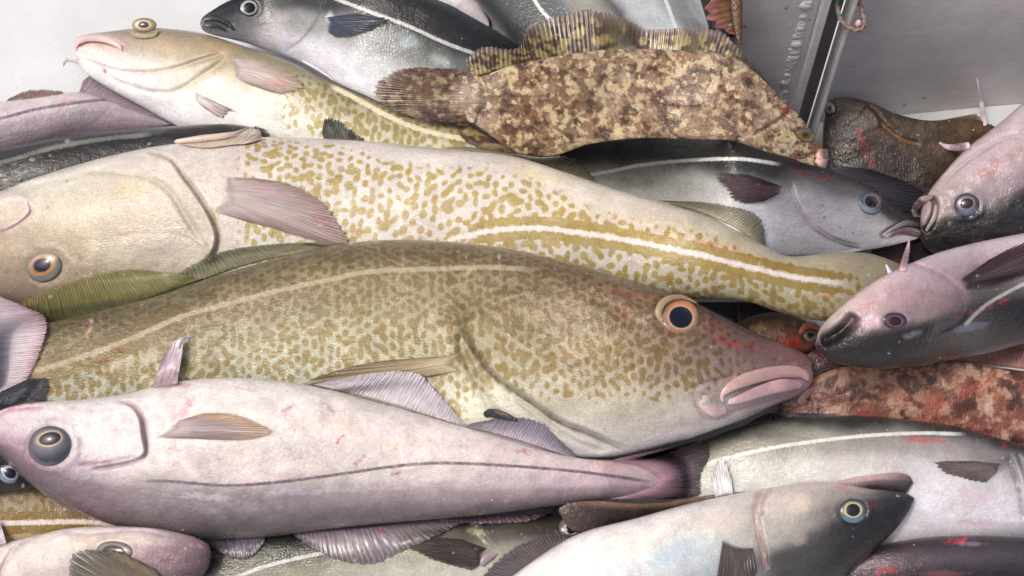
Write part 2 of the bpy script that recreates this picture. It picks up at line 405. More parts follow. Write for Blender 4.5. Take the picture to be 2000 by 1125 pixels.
GAIN = {'saithe skin': 1.14, 'haddock skin': 1.03, 'cod skin olive': .85, 'cod skin amber': .97}
SAT = {'cod skin pale': .62, 'cod skin amber': .8, 'cod skin olive': 1.15, 'haddock skin': .52, 'pale fin membrane': .55, 'saithe skin': .62}
def body(thing, name, mat, top, bot, rows, cst=(-1, -.5, 0, .5, 1), kf=0.62, kb=0.6, n=2.2, ns=300, nc=110,
         feats=(), blobs=(), lat=None, latf=None, spots=None, paint=None, lump=2.0, seed=1, sm=28, margin=3.0,
         embed=0.0, part='body', eyes=(), dmax=None, cshift=0.10, thmax=150, headpow=1.35, deep=0.5, slam=19.5, sstr=0.85, sbias=0.02, flat=None, parent=None, tipk=None):
    t = np.linspace(0, 1, ns); s = (t + t ** headpow) / 2
    T = resample(top, s); B = resample(bot, s)
    C = (T + B) / 2; V = (B - T) / 2
    w = np.linalg.norm(V, axis=1)
    cl = arclen(C)
    th = gsmooth(w, 5) * (np.interp(s, [a for a, _ in kf], [b for _, b in kf]) if isinstance(kf, (list, tuple)) else kf)
    th = thmax * np.tanh(th / thmax)
    # round off the ends
    th = np.minimum(th, 1.4 * w + 1.0)
    phi = np.linspace(-math.pi / 2, math.pi / 2, nc); c = np.sin(phi)
    f = (1 - np.abs(c) ** n) ** (1 / n)
    PX = C[:, None, 0] + V[:, None, 0] * c[None]; PY = C[:, None, 1] + V[:, None, 1] * c[None]
    # relief
    disp = lump * fbm(PX / 90, PY / 60, seed, 2) + lump * 0.4 * fbm(PX / 24, PY / 15, seed + 3, 3)
    Sg = np.repeat(s[:, None], nc, 1); Cg = np.repeat(c[None], ns, 0)
    cc = Cg + cshift * fbm(PX / 60, PY / 35, seed + 5, 3)
    col = colgrid(Sg, np.clip(cc, -1, 1), rows, cst)
    col = col * (1 + 0.05 * fbm(PX / 30, PY / 20, seed + 9, 3))[..., None]
    if paint is not None: col = paint(PX, PY, Sg, Cg, col)
    dk = lambda q: q * (deep + (1 - deep) * sstep(0, .22, q.mean(-1)))[..., None] * 0.9
    col = dk(col)
    sat = SAT.get(mat.name, 1.0); ds = lambda q: q * sat + q.mean(-1, keepdims=True) * (1 - sat)
    gain = GAIN.get(mat.name, 1.0); col = ds(col) * gain
    col = apply_blobs(col, PX, PY, blobs)
    for ft in feats:
        kind, pts = ft[0], ft[1]
        if kind != 'ring': ft = (kind, pts, ft[2] * 1.35) + tuple(ft[3:])
        if kind == 'ring':
            x, y, rx, ry, ang, amp, wd = pts
            a = math.radians(ang); dx = PX - x; dy = PY - y
            u = (dx * math.cos(a) + dy * math.sin(a)) / rx; v = (-dx * math.sin(a) + dy * math.cos(a)) / ry
            r = np.hypot(u, v)
            disp = disp + 0.5 * amp * np.exp(-((r - 1.15) / wd) ** 2) * (0.6 + 0.6 * fbm(PX / 20, PY / 20, 3, 2)) - 0.8 * amp * np.exp(-(r / 0.7) ** 2)
            continue
        d, side, pos = polydist(PX, PY, pts)
        endf = sstep(0, 0.12, pos) * (1 - sstep(0.88, 1, pos))
        if kind == 'step':
            amp, R = ft[2], ft[3]
            up = sstep(-3.0, 3.0, d * side * np.sign(R))
            disp = disp + amp * up * np.exp(-d / abs(R)) * endf
            disp = disp - 0.7 * abs(amp) * np.exp(-((d * side * np.sign(R) + 3.5) / 4.0) ** 2) * endf * (0.7 + 0.5 * np.sin(pos * 9 + 1) ** 2)
        elif kind in ('groove', 'ridge'):
            amp, wd = ft[2], ft[3]
            sg = -1 if kind == 'groove' else 1
            disp = disp + sg * amp * np.exp(-(d / wd) ** 2) * endf
        if len(ft) > 4 and ft[4] is not None:  # tint along folds; the dark ones paint crevice shade into the skin
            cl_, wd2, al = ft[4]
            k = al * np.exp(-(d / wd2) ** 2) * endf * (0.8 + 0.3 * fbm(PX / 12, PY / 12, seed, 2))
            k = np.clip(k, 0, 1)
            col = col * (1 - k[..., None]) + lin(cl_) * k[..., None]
    disp = disp * np.minimum(1, f * 2.2)[None] * np.minimum(1, w / 25)[:, None]
    spot = np.zeros_like(PX) if spots is None else spots(PX, PY, Sg, Cg)
    if lat is not None:
        d, side, pos = polydist(PX, PY, lat); latd = d * side
        lf = (sstep(0, 0.06, pos) * (1 - sstep(0.94, 1, pos))) * (1 if latf is None else latf)
    else:
        latd = np.full_like(PX, 99.0); lf = np.zeros_like(PX)
    if spots is not None:                                  # cells of pigment: field plus local bias
        arc = np.arcsin(c)[None] * w[:, None] * 0.9
        L = slam / 28.0
        wx = 6 * fbm(PX / 70, PY / 70, seed + 21, 2); wy = 6 * fbm(PX / 70, PY / 70, seed + 27, 2)
        fld = field_at((cl[:, None] + wx) / 2 / L + seed * 31, (arc * sstr + wy) / 2 / L + seed * 17)
        spot = fld * 1.0 + (-3.0 + 3.0 * np.minimum(spot, 1)) + 3.2 * np.maximum(spot - 1, 0) + sbias
    # settle onto the heap
    lim = zat(PX, PY) + th[:, None] * f[None] * K - margin * K
    D = lim.min(1)
    fl = floor_depth(C[:, 0], C[:, 1]) - kb * th * 0.9 * K
    D = np.minimum(D, fl)
    if sm > 0: D = gsmooth(minfilt(D, int(sm * 1.3)), sm)
    if dmax is not None: D = np.minimum(D, dmax)
    D = D + embed * K
    Zf = D[:, None] - (th[:, None] * f[None] + disp) * K
    raster(PX, PY, Zf)
    # back side
    nb = 14
    ph2 = np.linspace(math.pi / 2, 3 * math.pi / 2, nb + 2)[1:-1]; c2 = np.sin(ph2); f2 = np.abs(np.cos(ph2))
    PXb = C[:, None, 0] + V[:, None, 0] * c2[None]; PYb = C[:, None, 1] + V[:, None, 1] * c2[None]
    Zb = D[:, None] + kb * th[:, None] * f2[None] * K
    PXa = np.concatenate([PX, PXb], 1); PYa = np.concatenate([PY, PYb], 1); Za = np.concatenate([Zf, Zb], 1)
    P = to_world(PXa, PYa, Za)
    colb = colgrid(np.repeat(s[:, None], nb, 1), np.repeat(c2[None], ns, 0), rows, cst); colb = ds(dk(colb))
    cola = np.concatenate([col, colb], 1)
    cl100 = cl / 100.0
    Vc = np.concatenate([np.arcsin(c)[None] * w[:, None] * 0.85 / 100, (np.pi - np.arcsin(c2))[None] * w[:, None] * 0.85 / 100], 1)
    suv = np.stack([np.repeat(cl100[:, None], nc + nb, 1) + seed * 3.17, Vc + seed * 1.3, np.zeros_like(Vc)], -1)
    z = np.zeros((ns, nb))
    at = {'Col': cola.reshape(-1, 3), 'suv': suv.reshape(-1, 3),
          'spot': np.concatenate([spot, z + (0 if spots is None else -0.2)], 1).ravel(),
          'lat': np.concatenate([latd, z + 99], 1).ravel(), 'latf': np.concatenate([lf, z], 1).ravel()}
    m = nc + nb
    q = grid_faces(ns, m, closed=True)
    # end caps: fan to the centre of each end ring
    v = P.reshape(-1, 3)
    v = np.vstack([v, P[0].mean(0), P[-1].mean(0)])
    for k in at:
        a = at[k].reshape(ns * m, -1); at[k] = np.vstack([a, a[:m].mean(0), a[-m:].mean(0)])
        if k in ('spot', 'lat', 'latf'): at[k] = at[k].ravel()
    j = np.arange(m); j2 = (j + 1) % m
    t0 = np.stack([np.full(m, ns * m), j2, j], -1)
    t1 = np.stack([np.full(m, ns * m + 1), (ns - 1) * m + j, (ns - 1) * m + j2], -1)
    o = mesh_obj(part, v, {'q': q[:, ::-1], 't': np.vstack([t0[:, ::-1], t1[:, ::-1]])}, mat, at)
    thing.add(o, parent)
    return o

def limb(thing, part, mat, pts, rad, color, tipcolor=None, kf=0.8, embed=0.0, ns=60, nc=26, blobs=(), sm=6, parent=None, spiky=False, margin=1.0, lump=0.3, rise=None):
    """a soft tube along a centre line (lips, barbels, folds of flesh)"""
    s = np.linspace(0, 1, ns)
    c = resample(pts, s); tg = np.gradient(c, axis=0); tg /= np.linalg.norm(tg, axis=1)[:, None] + 1e-9
    nrm = np.stack([tg[:, 1], -tg[:, 0]], -1)
    r = np.interp(s, np.linspace(0, 1, len(rad)), rad); r = gsmooth(r, 2)
    ends = np.sqrt(np.clip(np.minimum(s / 0.04, (1 - s) / 0.04), 0.0004, 1))
    r = r * ends
    top = c + nrm * r[:, None]; bt = c - nrm * r[:, None]
    tipcolor = color if tipcolor is None else tipcolor
    return body(thing, part, mat, top, bt, [(0, [color] * 3), (1, [tipcolor] * 3)], (-1, 0, 1), kf=kf, kb=0.8, ns=ns, nc=nc, lump=lump,
                sm=sm, embed=embed, part=part, blobs=blobs, margin=margin, headpow=1.0, parent=parent, cshift=0, dmax=rise)

def fin(thing, part, mat, base, tip, cbase, ctip, rays=24, rows=None, nu=110, nv=46, lift=2.0, rise=0.0, rag=0.04, seed=3, sm=5, curl=0.0,
        blobs=(), cmid=None, ridge=1.1, parent=None, thick=2.2, paint=None, margin_r=3, rmul=1.9):
    nu = int(max(nu, min(900, rays * 2 * 7))); ur = rays * rmul
    u = np.linspace(0, 1, nu); v = np.linspace(0, 1, nv)
    Bc = resample(base, u); Tc = resample(tip, u)
    rg = 1 + rag * (2 * vnoise(u * rays * 1.0, u * 0 + 0.5, seed) - 1) + rag * 0.6 * np.sin(u * rays * 2 * np.pi)
    vv = v[None] * rg[:, None]
    PX = Bc[:, None, 0] * (1 - vv) + Tc[:, None, 0] * vv; PY = Bc[:, None, 1] * (1 - vv) + Tc[:, None, 1] * vv
    if curl:
        dx = Tc[:, 0] - Bc[:, 0]; dy = Tc[:, 1] - Bc[:, 1]
        k = curl * (vv * (1 - vv)) * 4
        PX = PX - dy[:, None] * k * 0.25; PY = PY + dx[:, None] * k * 0.25
    z = zat(PX, PY)
    for a, b in ((6, 0), (-6, 0), (0, 6), (0, -6), (4, 4), (-4, -4), (4, -4), (-4, 4)): z = np.minimum(z, zat(PX + a, PY + b))
    margin_r = max(margin_r, int(sm * 1.1)) if sm > 8 else margin_r
    z = minfilt(minfilt(z, margin_r, 0), margin_r, 1); z = gsmooth(gsmooth(z, sm, 0), sm, 1)
    U = np.repeat(u[:, None], nv, 1); Vv = np.repeat(v[None], nu, 0)
    z = z - lift * K * (0.2 + 0.8 * Vv) + 3.0 * K * (1 - sstep(0, 0.10, Vv)) - rise * K * Vv ** 1.5 - ridge * K * (0.5 + 0.5 * np.sin(U * ur * 2 * np.pi)) * (0.25 + 0.75 * Vv) * 0.6
    z = z - 2.0 * K * fbm(U * 4, Vv * 2, seed, 2)
    raster(PX, PY, z)
    cb, ct = lin(cbase), lin(ctip); cm = lin(cmid) if cmid is not None else (cb + ct) / 2
    a = sstep(0, 0.5, Vv)[..., None]; b = sstep(0.5, 1.0, Vv)[..., None]
    col = (cb * (1 - a) + cm * a) * (1 - b) + ct * b
    col = col * (1 + 0.12 * fbm(U * 5, Vv * 4, seed + 2, 3))[..., None]
    if paint is not None: col = paint(PX, PY, U, Vv, col)
    sat = SAT.get(mat.name, .85); col = (col * sat + col.mean(-1, keepdims=True) * (1 - sat)) * .92
    col = apply_blobs(col, PX, PY, blobs)
    F = to_world(PX, PY, z); Bk = to_world(PX, PY, z + thick * K * (1 - 0.7 * Vv))
    n0 = nu * nv
    vts = np.vstack([F.reshape(-1, 3), Bk.reshape(-1, 3)])
    q = np.vstack([grid_faces(nu, nv)[:, ::-1], grid_faces(nu, nv, off=n0)])
    rim = []
    for (ia, ja, ib, jb, fl) in ([(i, 0, i + 1, 0, 0) for i in range(nu - 1)] + [(i, nv - 1, i + 1, nv - 1, 1) for i in range(nu - 1)] +
                             [(0, j, 0, j + 1, 1) for j in range(nv - 1)] + [(nu - 1, j, nu - 1, j + 1, 0) for j in range(nv - 1)]):
        p, r_ = ia * nv + ja, ib * nv + jb
        rim.append((p, r_, r_ + n0, p + n0) if fl else (p, p + n0, r_ + n0, r_))
    q = np.vstack([q, np.array(rim)])
    suv = np.stack([U * ur, Vv, np.zeros_like(U)], -1).reshape(-1, 3)
    o = mesh_obj(part, vts, {'q': q}, mat, {'Col': np.vstack([col.reshape(-1, 3)] * 2), 'suv': np.vstack([suv, suv])})
    thing.add(o, parent)
    return o

def eye(thing, x, y, rx, ry, ang=0, iris=(200, 170, 120), iris2=(225, 200, 170), outer=(120, 115, 110), pup=(0, 0), pr=0.5, pra=1.0,
        bulge=0.45, ir=0.78, pupcol=(14, 16, 24), lowcol=None, ref=None, topcol=None, lift=0):
    nr, na = 26, 72
    r = np.linspace(0, 1, nr); a = np.linspace(0, 2 * np.pi, na, endpoint=False)
    R, A = np.meshgrid(r, a, indexing='ij'); aa = math.radians(ang)
    lx = R * np.cos(A); ly = R * np.sin(A)
    def px_of(lx, ly): return x + lx * rx * math.cos(aa) - ly * ry * math.sin(aa), y + lx * rx * math.sin(aa) + ly * ry * math.cos(aa)
    PX, PY = px_of(lx, ly)
    ring = zat(*px_of(1.05 * np.cos(a), 1.05 * np.sin(a)))
    M = np.stack([np.cos(a), np.sin(a), np.ones(na)], 1); ring = np.minimum(ring, np.percentile(ring, 70))
    co = np.linalg.lstsq(M, ring, rcond=None)[0]
    if ref is not None: co = np.array([0, 0, float(zat(np.array([ref[0]]), np.array([ref[1]]))[0])])
    co[2] -= lift * K
    base = co[0] * lx + co[1] * ly + co[2]
    dome = np.sqrt(np.clip(1 - (R * 0.985) ** 2, 0, 1))
    bz = bulge * 0.72 * min(rx, ry)
    z = base + 2.0 * K - bz * dome * K
    # colours
    prx, pry = pr, pr * pra
    q = np.hypot((lx - pup[0]), (ly - pup[1]) / pra)
    irn = fbm(np.cos(A) * 3 + R * 2, np.sin(A) * 3, int(x) % 11, 3)
    col = lin(iris2)[None, None] * np.ones(R.shape + (1,))
    w1 = sstep(pr, pr + 0.28, q + 0.05 * irn)[..., None]; col = col * (1 - w1) + lin(iris) * w1
    w2 = sstep(ir - 0.07, ir + 0.13, q + 0.10 * irn)[..., None]; col = col * (1 - w2) + lin(outer) * w2
    if lowcol is not None:
        w3 = (sstep(0.15, 0.6, ly) * sstep(ir - 0.1, ir + 0.02, q))[..., None]; col = col * (1 - w3) + lin(lowcol) * w3
    if topcol is not None:
        w3 = (sstep(0.15, 0.6, -ly) * sstep(ir - 0.25, ir, q))[..., None]; col = col * (1 - w3) + lin(topcol) * w3
    w4 = sstep(0.86, 1.0, R)[..., None] * 0.55; col = col * (1 - w4) + lin(outer) * .45 * w4
    wp = sstep(pr + 0.06, pr - 0.02, q)[..., None] if False else (1 - sstep(pr - 0.02, pr + 0.05, q))[..., None]
    col = col * (1 - wp) + lin(pupcol) * wp
    col = col * (1 + 0.22 * irn + 0.16 * np.sin(A + x) * sstep(.3, .8, R))[..., None]
    col = np.clip(col, 0, 1)
    raster(np.concatenate([PX, PX[:, :1]], 1), np.concatenate([PY, PY[:, :1]], 1), np.concatenate([z, z[:, :1]], 1))
    v = to_world(PX, PY, z).reshape(-1, 3)
    o = mesh_obj('eye', v, {'q': grid_faces(nr, na, closed=True)[:, ::-1]}, M_EYE, {'Col': col.reshape(-1, 3)})
    thing.add(o)
    # pupil: a domed lens a hair proud of the iris
    lx2 = pup[0] + R * pr * np.cos(A); ly2 = pup[1] + R * pr * pra * np.sin(A)
    qx, qy = px_of(lx2, ly2)
    base2 = co[0] * lx2 + co[1] * ly2 + co[2]
    R2 = np.clip(np.hypot(lx2, ly2), 0, 0.999)
    z2 = base2 + 2.0 * K - bz * np.sqrt(1 - (R2 * 0.985) ** 2) * K - (0.6 + 1.2 * (1 - R ** 2)) * K
    v2 = to_world(qx, qy, z2).reshape(-1, 3)
    p = mesh_obj('pupil', v2, {'q': grid_faces(nr, na, closed=True)[:, ::-1]}, M_PUPIL, {'Col': (np.ones((nr * na, 3)) * lin(pupcol))})
    thing.add(p, o)
    return o
# ------------------------------------------------------------------ materials used
M_EYE = plain_mat('eye wet', rough=0.22, coat=0.8, speck=0.10, nscale=1500, bump=0.1)
M_PUPIL = plain_mat('pupil glass', rough=0.06, coat=0.6, speck=0.02, bump=0.0)
M_COD = skin_mat('cod skin olive', tint=(0.60, 0.47, 0.20), spot_scale=4.3, thr=0.58, soft=0.65, coat=.9, latcol=(196, 182, 156), latw=5.0, spot_lo=.75, rough=0.38, scales=0.45, wrinkle=0.7, lat_jag=0.8, speck=0.2)
M_CODB = skin_mat('cod skin amber', tint=(0.62, 0.49, 0.12), spot_lo=.8, spot_scale=3.9, thr=0.54, soft=0.62, coat=.9, latcol=(222, 212, 208), latw=4.8, rough=0.40, scales=0.4, wrinkle=0.5, stretch=0.85, speck=0.14)
M_CODC = skin_mat('cod skin pale', tint=(0.60, 0.52, 0.20), spot_lo=.8, spot_scale=5.2, thr=0.52, soft=0.55, coat=.9, latcol=(228, 222, 190), latw=5.0, rough=0.45, scales=0.3, wrinkle=0.3)
M_SAI = skin_mat('saithe skin', tint=None, latcol=(215, 218, 215), latw=3.6, rough=0.30, scales=0.5, wrinkle=0.35, coat=0.7, speck=0.14, sss=0.0, shim=0.15, lat_jag=0.5, spec=0.4)
M_DARK = skin_mat('dark wet skin', tint=None, latcol=(150, 150, 140), latw=4.0, rough=0.24, scales=0.3, wrinkle=0.5, coat=0.7, speck=0.15, sss=0.0, spec=0.35)
M_HAD = skin_mat(wet_amp=1.6, name='haddock skin', tint=None, latcol=(95, 82, 92), latw=3.2, rough=0.40, scales=0.35, wrinkle=0.8, coat=0.9, speck=0.05, lat_jag=0.5, sss=0.1, mottle=0.16, veins=0.5)
M_FLAT = skin_mat(wet_amp=0.4, name='flatfish skin', tint=None, rough=0.45, scales=0.8, wrinkle=0.5, coat=0.35, speck=0.22, sss=0.0)
M_FLESH = skin_mat('soft flesh', tint=None, rough=0.3, scales=0.0, wrinkle=0.25, coat=0.45, speck=0.04, sss=0.2)
M_FIN = fin_mat('fin membrane')
M_FINP = fin_mat('pale fin membrane', rough=0.45, ray=0.28)
M_FIND = fin_mat('dark fin membrane', rough=0.3, ray=0.6)

def metal_mat(name, base=(208, 205, 208), rough=0.42, streak=0.45):
    m, nt, b = nodemat(name); N = NB(nt)
    tc = nt.nodes.new('ShaderNodeTexCoord').outputs['Object']
    n1 = N.noise(tc, 14, 4, 0.55, 0.0); 
    n2 = N.noise(N.vmath('MULTIPLY', tc, (60, 60, 420)), 1.0, 4, 0.7)
    n3 = N.noise(tc, 160, 4, 0.7)
    c = N.mix(N.ss(n1, 0.3, 0.7), tuple(lin(np.array(base) * 0.94)) + (1,), tuple(lin(np.array(base) * 1.03)) + (1,))
    c = N.mix(streak, c, N.mix(1.0, c, N.ss(n2, 0.3, 0.75, 0.82, 1.18), 'MULTIPLY'))
    c = N.mix(N.ss(n3, 0.62, 0.72, 0.0, 0.35), c, (0.62, 0.62, 0.64, 1))
    stain = N.noise(tc, 9, 3)
    c = N.mix(N.ss(stain, 0.58, 0.8, 0, 0.2), c, (0.18, 0.11, 0.11, 1))
    vsp = N.voro(tc, 42); c = N.mix(N.ss(N.math('ADD', vsp, N.math('MULTIPLY', n3, 0.1)), 0.09, 0.15, 0.7, 0.0), c, (0.16, 0.05, 0.045, 1))
    N.link(c, b.inputs['Base Color'])
    b.inputs['Metallic'].default_value = 0.15
    N.link(N.ss(n3, 0.2, 0.8, rough - 0.1, rough + 0.15), b.inputs['Roughness'])
    N.link(N.bump(n2, 0.25, 0.0006, N.bump(n3, 0.3, 0.0008)), b.inputs['Normal'])
    return m
M_METAL = metal_mat('aluminium plate')
M_METAL_SHADE = metal_mat('aluminium with painted shade', base=(118, 116, 114), rough=0.4)  # darker copy of the plate metal, recess shade put into its colour

def floor_mat():
    m, nt, b = nodemat('painted bin floor'); N = NB(nt)
    tc = nt.nodes.new('ShaderNodeTexCoord').outputs['Object']
    n1 = N.noise(tc, 9, 4); n2 = N.noise(tc, 110, 4, 0.7); v = N.voro(tc, 70)
    c = N.mix(N.ss(n1, 0.3, 0.7), (0.55, 0.58, 0.60, 1), (0.63, 0.65, 0.67, 1))
    c = N.mix(N.ss(n2, 0.62, 0.75, 0, 0.35), c, (0.42, 0.40, 0.40, 1))
    c = N.mix(N.ss(v, 0.03, 0.08, 0.55, 0.0), c, (0.30, 0.22, 0.20, 1))
    N.link(c, b.inputs['Base Color'])
    N.link(N.ss(n1, 0.3, 0.7, 0.25, 0.45), b.inputs['Roughness'])
    N.link(N.bump(n2, 0.3, 0.0008), b.inputs['Normal'])
    return m

# ------------------------------------------------------------------ the bin
def plane_from(pts, name, mat):
    me = bpy.data.meshes.new(name); me.from_pydata([tuple(p) for p in pts], [], [tuple(range(len(pts)))]); me.materials.append(mat)
    o = bpy.data.objects.new(name, me); scene.collection.objects.link(o); return o
fl = plane_from([(-3, -3, 0), (3, -3, 0), (3, 3, 0), (-3, 3, 0)], 'floor', floor_mat()); fl['kind'] = 'structure'

def floor_pt(px, py):
    return to_world(px, py, float(floor_depth(px, py)))
def slab(name, a, b, h, t, mat, z0=0.0, bev=0.0012):
    """upright plate from floor point a to b, height h, thickness t going away from the camera"""
    a = np.array(a); b = np.array(b); d = b - a; d[2] = 0; L = np.linalg.norm(d); d /= L
    nrm = np.array([-d[1], d[0], 0]); nrm = nrm if nrm[1] > 0 else -nrm
    P = []
    for z in (z0, z0 + h):
        for q in (a, b, b + nrm * t, a + nrm * t): P.append((q[0], q[1], z))
    me = bpy.data.meshes.new(name)
    me.from_pydata(P, [], [(0, 1, 5, 4), (1, 2, 6, 5), (2, 3, 7, 6), (3, 0, 4, 7), (4, 5, 6, 7), (3, 2, 1, 0)])
    me.materials.append(mat)
    o = bpy.data.objects.new(name, me); scene.collection.objects.link(o)
    if bev:
        md = o.modifiers.new('bevel', 'BEVEL'); md.width = bev; md.segments = 2
    return o
def wall_depth(a, b, mask_fn):
    """enter an upright plate into the heap solver"""
    a = np.array(a); b = np.array(b); d = b - a; n = np.array([d[1], -d[0], 0.0]); n /= np.linalg.norm(n)
    dx = (GX - 1000) / FPX; dy = (562.5 - GY) / FPX
    dirs = dx[..., None] * RIGHT + dy[..., None] * UP - BACK
    tt = ((a - CAM) @ n) / (dirs @ n)
    P = CAM + dirs * tt[..., None]
    m = (tt > 0) & (P[..., 2] > 0) & mask_fn(GX, GY)
    zbuf[m] = np.minimum(zbuf[m], tt[m])

def root_only(name, label, cat, parts, group=None):
    e = bpy.data.objects.new(name, None); scene.collection.objects.link(e)
    co = [o.matrix_world @ v.co for o in parts for v in o.data.vertices]
    base = Vector(((min(c.x for c in co) + max(c.x for c in co)) / 2, (min(c.y for c in co) + max(c.y for c in co)) / 2, min(c.z for c in co)))
    e.location = base
    for o in parts: o.data.transform(Matrix.Translation(-base)); o.parent = e
    e['label'] = label; e['category'] = cat
    if group: e['group'] = group
    return e

H = 0.34
ra, rb = floor_pt(1590, 240), floor_pt(2330, 172)
back = slab('metal_wall', ra, rb, H, 0.006, M_METAL)
wall_depth(ra, rb, lambda x, y: x > 1600)
back['label'] = 'wide scratched grey aluminium wall closing the bin at the upper right, behind the hanging cord'; back['category'] = 'wall'
la, lb = floor_pt(1380, 318), floor_pt(1516, 307)
fa, fb = floor_pt(1600, 302), floor_pt(1612, 258)
lp = slab('face_plate', la, lb, H, 0.006, M_METAL)
# the folded post: bright edge strip, web with its shade in the metal colour, thin rear strip
e1, e2 = np.array(lb) + (0.0015, -0.004, 0), np.array(lb) + (0.0086, -0.004, 0)
st1 = slab('edge_strip', e1, e2, H, 0.024, M_METAL)
w1, w2 = np.array(lb) + (0.0098, 0.022, 0), np.array(lb) + (0.0275, 0.022, 0)
web = slab('web', w1, w2, H, 0.004, M_METAL_SHADE)
w3, w4 = np.array(lb) + (0.0268, -0.003, 0), np.array(lb) + (0.0300, -0.003, 0)
st2 = slab('rear_flange', w3, w4, H, 0.022, M_METAL)
# weld bead
rng = random.Random(4)
import bmesh
bm = bmesh.new()
wl = np.array(lb) + (-0.010, -0.0015, 0)
z = 0.02
while z < H:
    r = 0.0042 * rng.uniform(0.7, 1.3)
    mt = Matrix.Translation(Vector(wl) + Vector((rng.uniform(-.0009, .0009), rng.uniform(.0006, .0018), z))) @ Matrix.Diagonal((rng.uniform(.9, 1.2), 0.55, 1.0, 1))
    bmesh.ops.create_icosphere(bm, subdivisions=2, radius=r, matrix=mt); z += 0.0034
me = bpy.data.meshes.new('weld_bead'); bm.to_mesh(me); bm.free(); me.materials.append(M_METAL)
for p in me.polygons: p.use_smooth = True
wb = bpy.data.objects.new('weld_bead', me); scene.collection.objects.link(wb)
wall_depth(la, np.array(lb), lambda x, y: (x > 1390) & (x < 1600))
root_only('metal_post', 'grey welded aluminium corner post with a weld bead, right of the mottled flatfish', 'post', [lp, st1, web, st2, wb])

# ------------------------------------------------------------------ fish
def const(v): return lambda x, y, s, c: np.full_like(x, v)
SC5 = (-1, -.5, 0, .5, 1)
DK, DK2, MID, SIL, BEL = (46, 50, 56), (62, 68, 74), (150, 152, 150), (200, 202, 206), (222, 220, 230)

# --- top edge of the picture
g = Thing('haddock', 'pale lilac haddock belly at the very top edge, left of the green backed saithe', 'fish')
fin(g, 'tail_fin', M_FINP, [(938, 30), (950, 60)], [(985, 60), (990, 92)], (150, 150, 170), (120, 120, 135), rays=10, nu=30, nv=20)
body(g, 'b', M_HAD, [(740, -60), (840, -60), (920, -20), (955, 40)], [(740, -10), (820, 5), (900, 40), (955, 62)],
     [(0, [(200, 190, 205)] * 5), (1, [(215, 205, 220), (205, 195, 212), (200, 188, 206), (190, 175, 195), (170, 155, 175)])], ns=120, nc=50)
g.finish()

g = Thing('saithe', 'dark green backed saithe at the top edge between the pale haddock and the silver saithe', 'fish', 'saithe along the top edge of the heap')
body(g, 'b', M_SAI, [(900, -160), (1100, -90), (1190, -30), (1250, 60), (1290, 120)], [(820, -120), (900, -30), (960, 40), (1010, 110), (1040, 170)],
     [(0, [(180, 178, 168), (170, 170, 160), (95, 110, 112), (70, 88, 92), (45, 55, 60)]), (1, [(150, 150, 140), (168, 166, 155), (88, 105, 110), (62, 82, 86), (40, 50, 55)])],
     lat=[(1010, -60), (1050, 10), (1085, 50), (1120, 90)], deep=.3, ns=150, nc=70)
g.finish()

g = Thing('saithe', 'silver blue saithe with a pale side line at the top edge nearest the metal post', 'fish', 'saithe along the top edge of the heap')
body(g, 'b', M_SAI, [(1230, -170), (1310, -90), (1350, 10), (1400, 70), (1440, 130)], [(1050, -150), (1140, -60), (1195, 10), (1250, 80), (1300, 150)],
     [(0, [(60, 72, 78), (110, 120, 124), (190, 200, 206), (170, 178, 182), (80, 84, 92)]), (1, [(50, 58, 62), (95, 108, 112), (175, 190, 198), (185, 190, 192), (70, 74, 84)])],
     lat=[(1280, -60), (1300, 0), (1318, 50), (1330, 90)], deep=.3, ns=150, nc=80)
g.finish()

g = Thing('saithe', 'black filler fish added to darken the gap at the top edge, beside the metal post', 'fish')  # filler body added so the gap by the post stays dark
body(g, 'b', M_DARK, [(1240, -220), (1360, -120), (1420, -20), (1434, 80), (1440, 200), (1440, 300)], [(1330, -220), (1360, -100), (1376, 0), (1388, 100), (1398, 200), (1410, 330)], [(0, [(44, 44, 48)] * 5), (1, [(36, 36, 40)] * 5)], ns=100, nc=50, kf=.2, kb=.2)
g.finish()
g = Thing('filler_fish', 'dark filler fish added to darken the gap between the mottled flatfish and the metal post', 'fish')  # second added filler, blackens the opening left of the post
body(g, 'b', M_DARK, [(1380, -100), (1420, -20), (1436, 60), (1440, 110), (1442, 160), (1440, 260)], [(1345, -100), (1362, -20), (1385, 60), (1400, 130), (1405, 230), (1420, 330)],
     [(0, [(48, 46, 50)] * 5), (1, [(40, 38, 42)] * 5)], deep=.3, ns=120, nc=50)
g.finish()

g = Thing('redfish', 'brown and red fish with a ragged fin, left of the metal post at the top', 'fish')
fin(g, 'dorsal_fin', M_FIN, [(1440, -60), (1444, 10), (1449, 70)], [(1380, -60), (1386, 30), (1438, 74)], (96, 64, 36), (150, 84, 84), rays=7, rag=0.14, nu=90, nv=26, cmid=(118, 80, 44), ridge=1.5, lift=3)
body(g, 'b', M_FLAT, [(1447, -80), (1450, -20), (1450, 60), (1446, 95)], [(1428, -80), (1425, -20), (1432, 50), (1444, 95)], [(0, [(120, 80, 40)] * 5), (1, [(100, 66, 38)] * 5)], kf=0.5, ns=60, nc=30)
g.finish()

